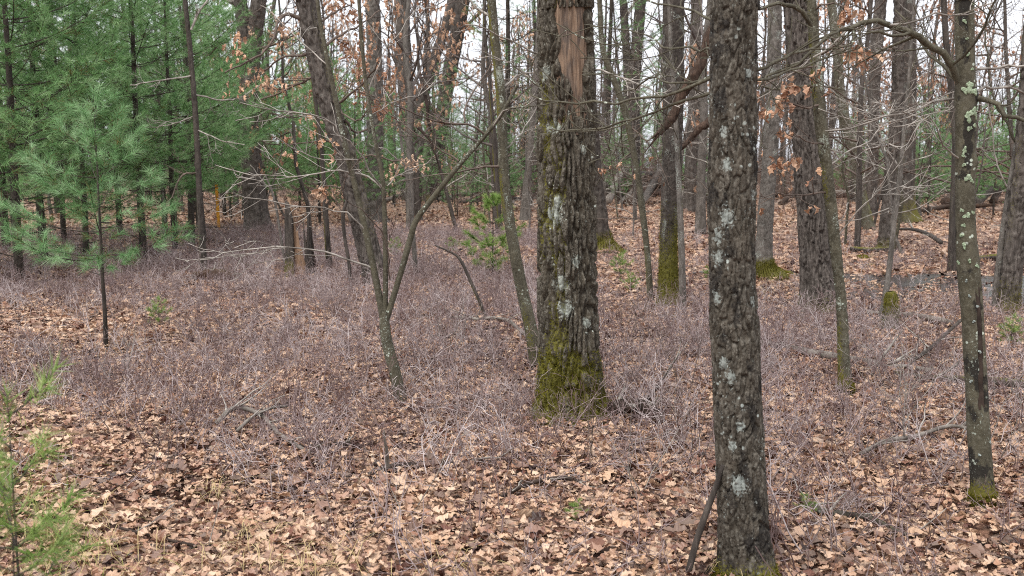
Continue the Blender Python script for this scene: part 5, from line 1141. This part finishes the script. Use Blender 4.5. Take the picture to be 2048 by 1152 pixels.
# ------------------------------------------------------------------ the far wood
FARO = dict(levels=3, sides=(5, 4, 3, 3), dens=(1.5, 1.9, 1.8), seg=.5, wob=.16, up=.3, flat=.9, rmin=.014, minl=.4, maxl=4)
def far_kind(seed, H, r, mat, fork, low=.3, nl=13, L=4.0, leaves=0):
    rng = RNG(seed); n = 12; z = np.linspace(-.2, H, n); wob = np.cumsum(rng.normal(0, .10, (n, 2)), 0) + np.outer(z, rng.normal(0, .05, 2))
    P = np.column_stack([wob - wob[0], z]); R = r * (1 - .88 * np.linspace(0, 1, n)); R[0] *= 1.35
    tg = Geo(); tube(tg, catmull(np.column_stack([P, R]), 40)[:, :3], catmull(np.column_stack([P, R]), 40)[:, 3], 10)
    cg = Geo(); tips = []
    for i in range(nl):
        f = low + (.98 - low) * (i + rng.random()) / nl; p = A([np.interp(f * H, z, P[:, k]) for k in range(3)]); a = rng.uniform(0, 6.283)
        grow(cg, p, unit(A([math.cos(a), math.sin(a), rng.uniform(.3, 1.0)])), L * (1.2 - .8 * f) * rng.uniform(.6, 1.1), max(.02, r * (1 - .85 * f) * .5), 0, rng, FARO, tips)
    out = [('trunk', tg.mesh('trunk', MAT[mat])), ('crown', cg.mesh('crown', MAT['twig_far']))]
    if leaves:
        g = Geo(); low_t = [t for t in tips if t[0][2] < 9]
        for i in range(leaves):
            p, d = low_t[rng.integers(len(low_t))]; V, Q = hang_V[rng.integers(5)]; a = rng.uniform(0, 6.28); c, s = math.cos(a), math.sin(a)
            g.add((V * rng.uniform(1.4, 2.4)) @ A([[c, s, 0], [-s, c, 0], [0, 0, 1]]) + p + rng.normal(0, .22, 3), Q)
        out.append(('dead_leaves', g.mesh('dead_leaves', MAT['hang_leaf'], sm=False)))
    return out
FAR = [far_kind(801, 18, .17, 'bark_furrow', 0), far_kind(802, 20, .20, 'bark_dark', 0, low=.4), far_kind(803, 14, .10, 'bark_pale', 0, low=.2, nl=12, L=3), far_kind(804, 16, .14, 'bark_dark', 0, low=.25),
       far_kind(805, 11, .085, 'bark_furrow', 0, low=.15, nl=14, L=2.4), far_kind(806, 9, .10, 'bark_furrow', 0, low=.12, nl=16, L=3.0, leaves=420), far_kind(807, 7, .05, 'bark_pale', 0, low=.12, nl=14, L=2.0)]
def twiggy(seed, H, r, mat, L):
    rng = RNG(seed); n = 10; z = np.linspace(-.1, H, n); wob = np.cumsum(rng.normal(0, .06, (n, 2)), 0) + np.outer(z, rng.normal(0, .07, 2))
    P = np.column_stack([wob - wob[0], z]); R = r * (1 - .85 * np.linspace(0, 1, n)); tg = Geo(); tube(tg, P, R, 6); cg = Geo()
    o = dict(levels=2, sides=(4, 3, 3), dens=(4.0, 4.5, 3), seg=.2, wob=.14, up=.22, flat=.6, rmin=.0030, minl=.1, maxl=1.1)
    for i in range(int(H * 4.5)):
        f = rng.uniform(.12, .98); p = A([np.interp(f * H, z, P[:, k]) for k in range(3)]); a = rng.uniform(0, 6.283)
        grow(cg, p, unit(A([math.cos(a), math.sin(a), rng.uniform(-.1, .7)])), L * (1.15 - .8 * f) * rng.uniform(.4, 1.1), r * .35 * (1.1 - f) + .003, 0, rng, o, [])
    return [('trunk', tg.mesh('trunk', MAT[mat])), ('twigs', cg.mesh('twigs', MAT['twig_grey' if seed % 2 else 'twig_brown']))]
TWIGGY = [twiggy(851, 5.5, .035, 'bark_pale', 1.9), twiggy(852, 6.5, .045, 'bark_dark', 2.1), twiggy(853, 4.5, .028, 'bark_olive', 1.7), twiggy(854, 7.5, .05, 'bark_furrow', 2.4), twiggy(855, 3.6, .02, 'bark_pale', 1.3)]
rng = RNG(90)
for i in range(105):
    for _ in range(50):
        Y = math.sqrt(rng.uniform(16 ** 2, 52 ** 2)); x = rng.uniform(-.15, .56) * Y if rng.random() < .85 else rng.uniform(-.36, -.12) * Y
        if abs(x - .053 * Y) < .03 * Y and Y < 20: continue
        break
    plant(TWIGGY[rng.integers(5)], 'bare_sapling', 'fine-twigged bare sapling in the middle of the wood', 'sapling', (x, Y, float(ground_z(x, Y))), rng.uniform(0, 6.28), rng.uniform(.8, 1.25), 'fine-twigged saplings through the wood', tilt=tuple(rng.normal(0, .09, 2)))
rng = RNG(91); put = []
def far_trees(n, y0, y1, label, group, kinds, gap):
    c = 0; tries = 0
    while c < n and tries < 6000:
        tries += 1; x, y = (float(q[0]) for q in wedge(rng, 1, y0, y1, .56, 2))
        if any((x - a) ** 2 + (y - b_) ** 2 < gap ** 2 for a, b_ in put): continue
        if x < -.16 * y and y < 34: continue
        if any(lo < 1024 + FPX * x / y < hi for lo, hi in ((890, 985), (560, 600), (1292, 1322))) and y < 66: continue
        put.append((x, y)); k = int(rng.choice(kinds))
        plant(FAR[k], ('oak_tree', 'oak_tree', 'birch_tree', 'oak_tree', 'young_tree', 'leafy_oak_tree', 'young_tree')[k], label, 'tree', (x, y, float(ground_z(x, y))), rng.uniform(0, 6.28), rng.uniform(.85, 1.2), group, tilt=tuple(rng.normal(0, .055, 2))); c += 1
far_trees(20, 24, 40, 'slim bare tree among the middle-distance trunks', 'slim bare trees of the middle distance', [4, 6, 4, 6, 2], 1.6)
far_trees(26, 26, 58, 'small oak still holding orange-brown leaves in the background', 'leafy small oaks of the background', [5], 2.5)
far_trees(46, 46, 84, 'bare grey-brown tree in the far wood', 'bare trees of the far wood', [0, 1, 3, 3, 4, 4, 6], 1.7)

proto_far = bpy.data.collections.new('far_tree_shapes')
for k in (0, 1, 2, 3, 4):
    m0, m1 = FAR[k][0][1], FAR[k][1][1]
    bm_o = []
    for me in (m0, m1):
        o = bpy.data.objects.new('far_tree_piece', me); bm_o.append(o)
    c = bpy.data.collections.new('far_tree_shape'); [c.objects.link(o) for o in bm_o]; proto_far.children.link(c)
X, Y = wedge(RNG(93), 300, 78, 150, .58, 4); rr = RNG(94); n = len(X)
scatter('distant_woodland', np.stack([X, Y, ground_z(X, Y)], -1), np.stack([rr.normal(0, .06, n), rr.normal(0, .06, n), rr.uniform(0, 6.28, n)], -1), rr.uniform(.8, 1.2, n), rr.integers(0, 5, n), proto_far, label='distant bare woodland closing the view', category='woodland')
# waist-high and taller brush between the far trunks
proto_brush = bpy.data.collections.new('brush_shapes')
BR = dict(levels=2, sides=(3, 3, 3), dens=(3.2, 3.5, 3), seg=.3, wob=.15, up=.3, flat=.9, rmin=.004, minl=.15, maxl=1.2)
for k in range(5):
    r_ = RNG(820 + k); g = Geo()
    for s_ in range(7):
        a = r_.uniform(0, 6.283); grow(g, A([r_.normal(0, .3), r_.normal(0, .3), -.05]), unit(A([math.cos(a) * .5, math.sin(a) * .5, 1])), r_.uniform(1.0, 2.8), r_.uniform(.008, .016), 0, r_, BR, [])
    proto_brush.objects.link(bpy.data.objects.new('brush_shape', g.mesh('brush', MAT['twig_rust' if k < 3 else 'twig_far'])))
X, Y = wedge(RNG(95), 1700, 30, 110, .58, 3); rr = RNG(96); n = len(X)
keep = rr.random(n) < np.where(Y < 45, .35, 1); X, Y = X[keep], Y[keep]; n = len(X)
scatter('distant_brush', np.stack([X, Y, ground_z(X, Y)], -1), np.stack([0 * X, 0 * X, rr.uniform(0, 6.28, n)], -1), rr.uniform(.5, 1.3, n) * np.where(Y > 55, 1.35, .8), rr.integers(0, 5, n), proto_brush, label='bare brown brush between the far trunks', category='brush')
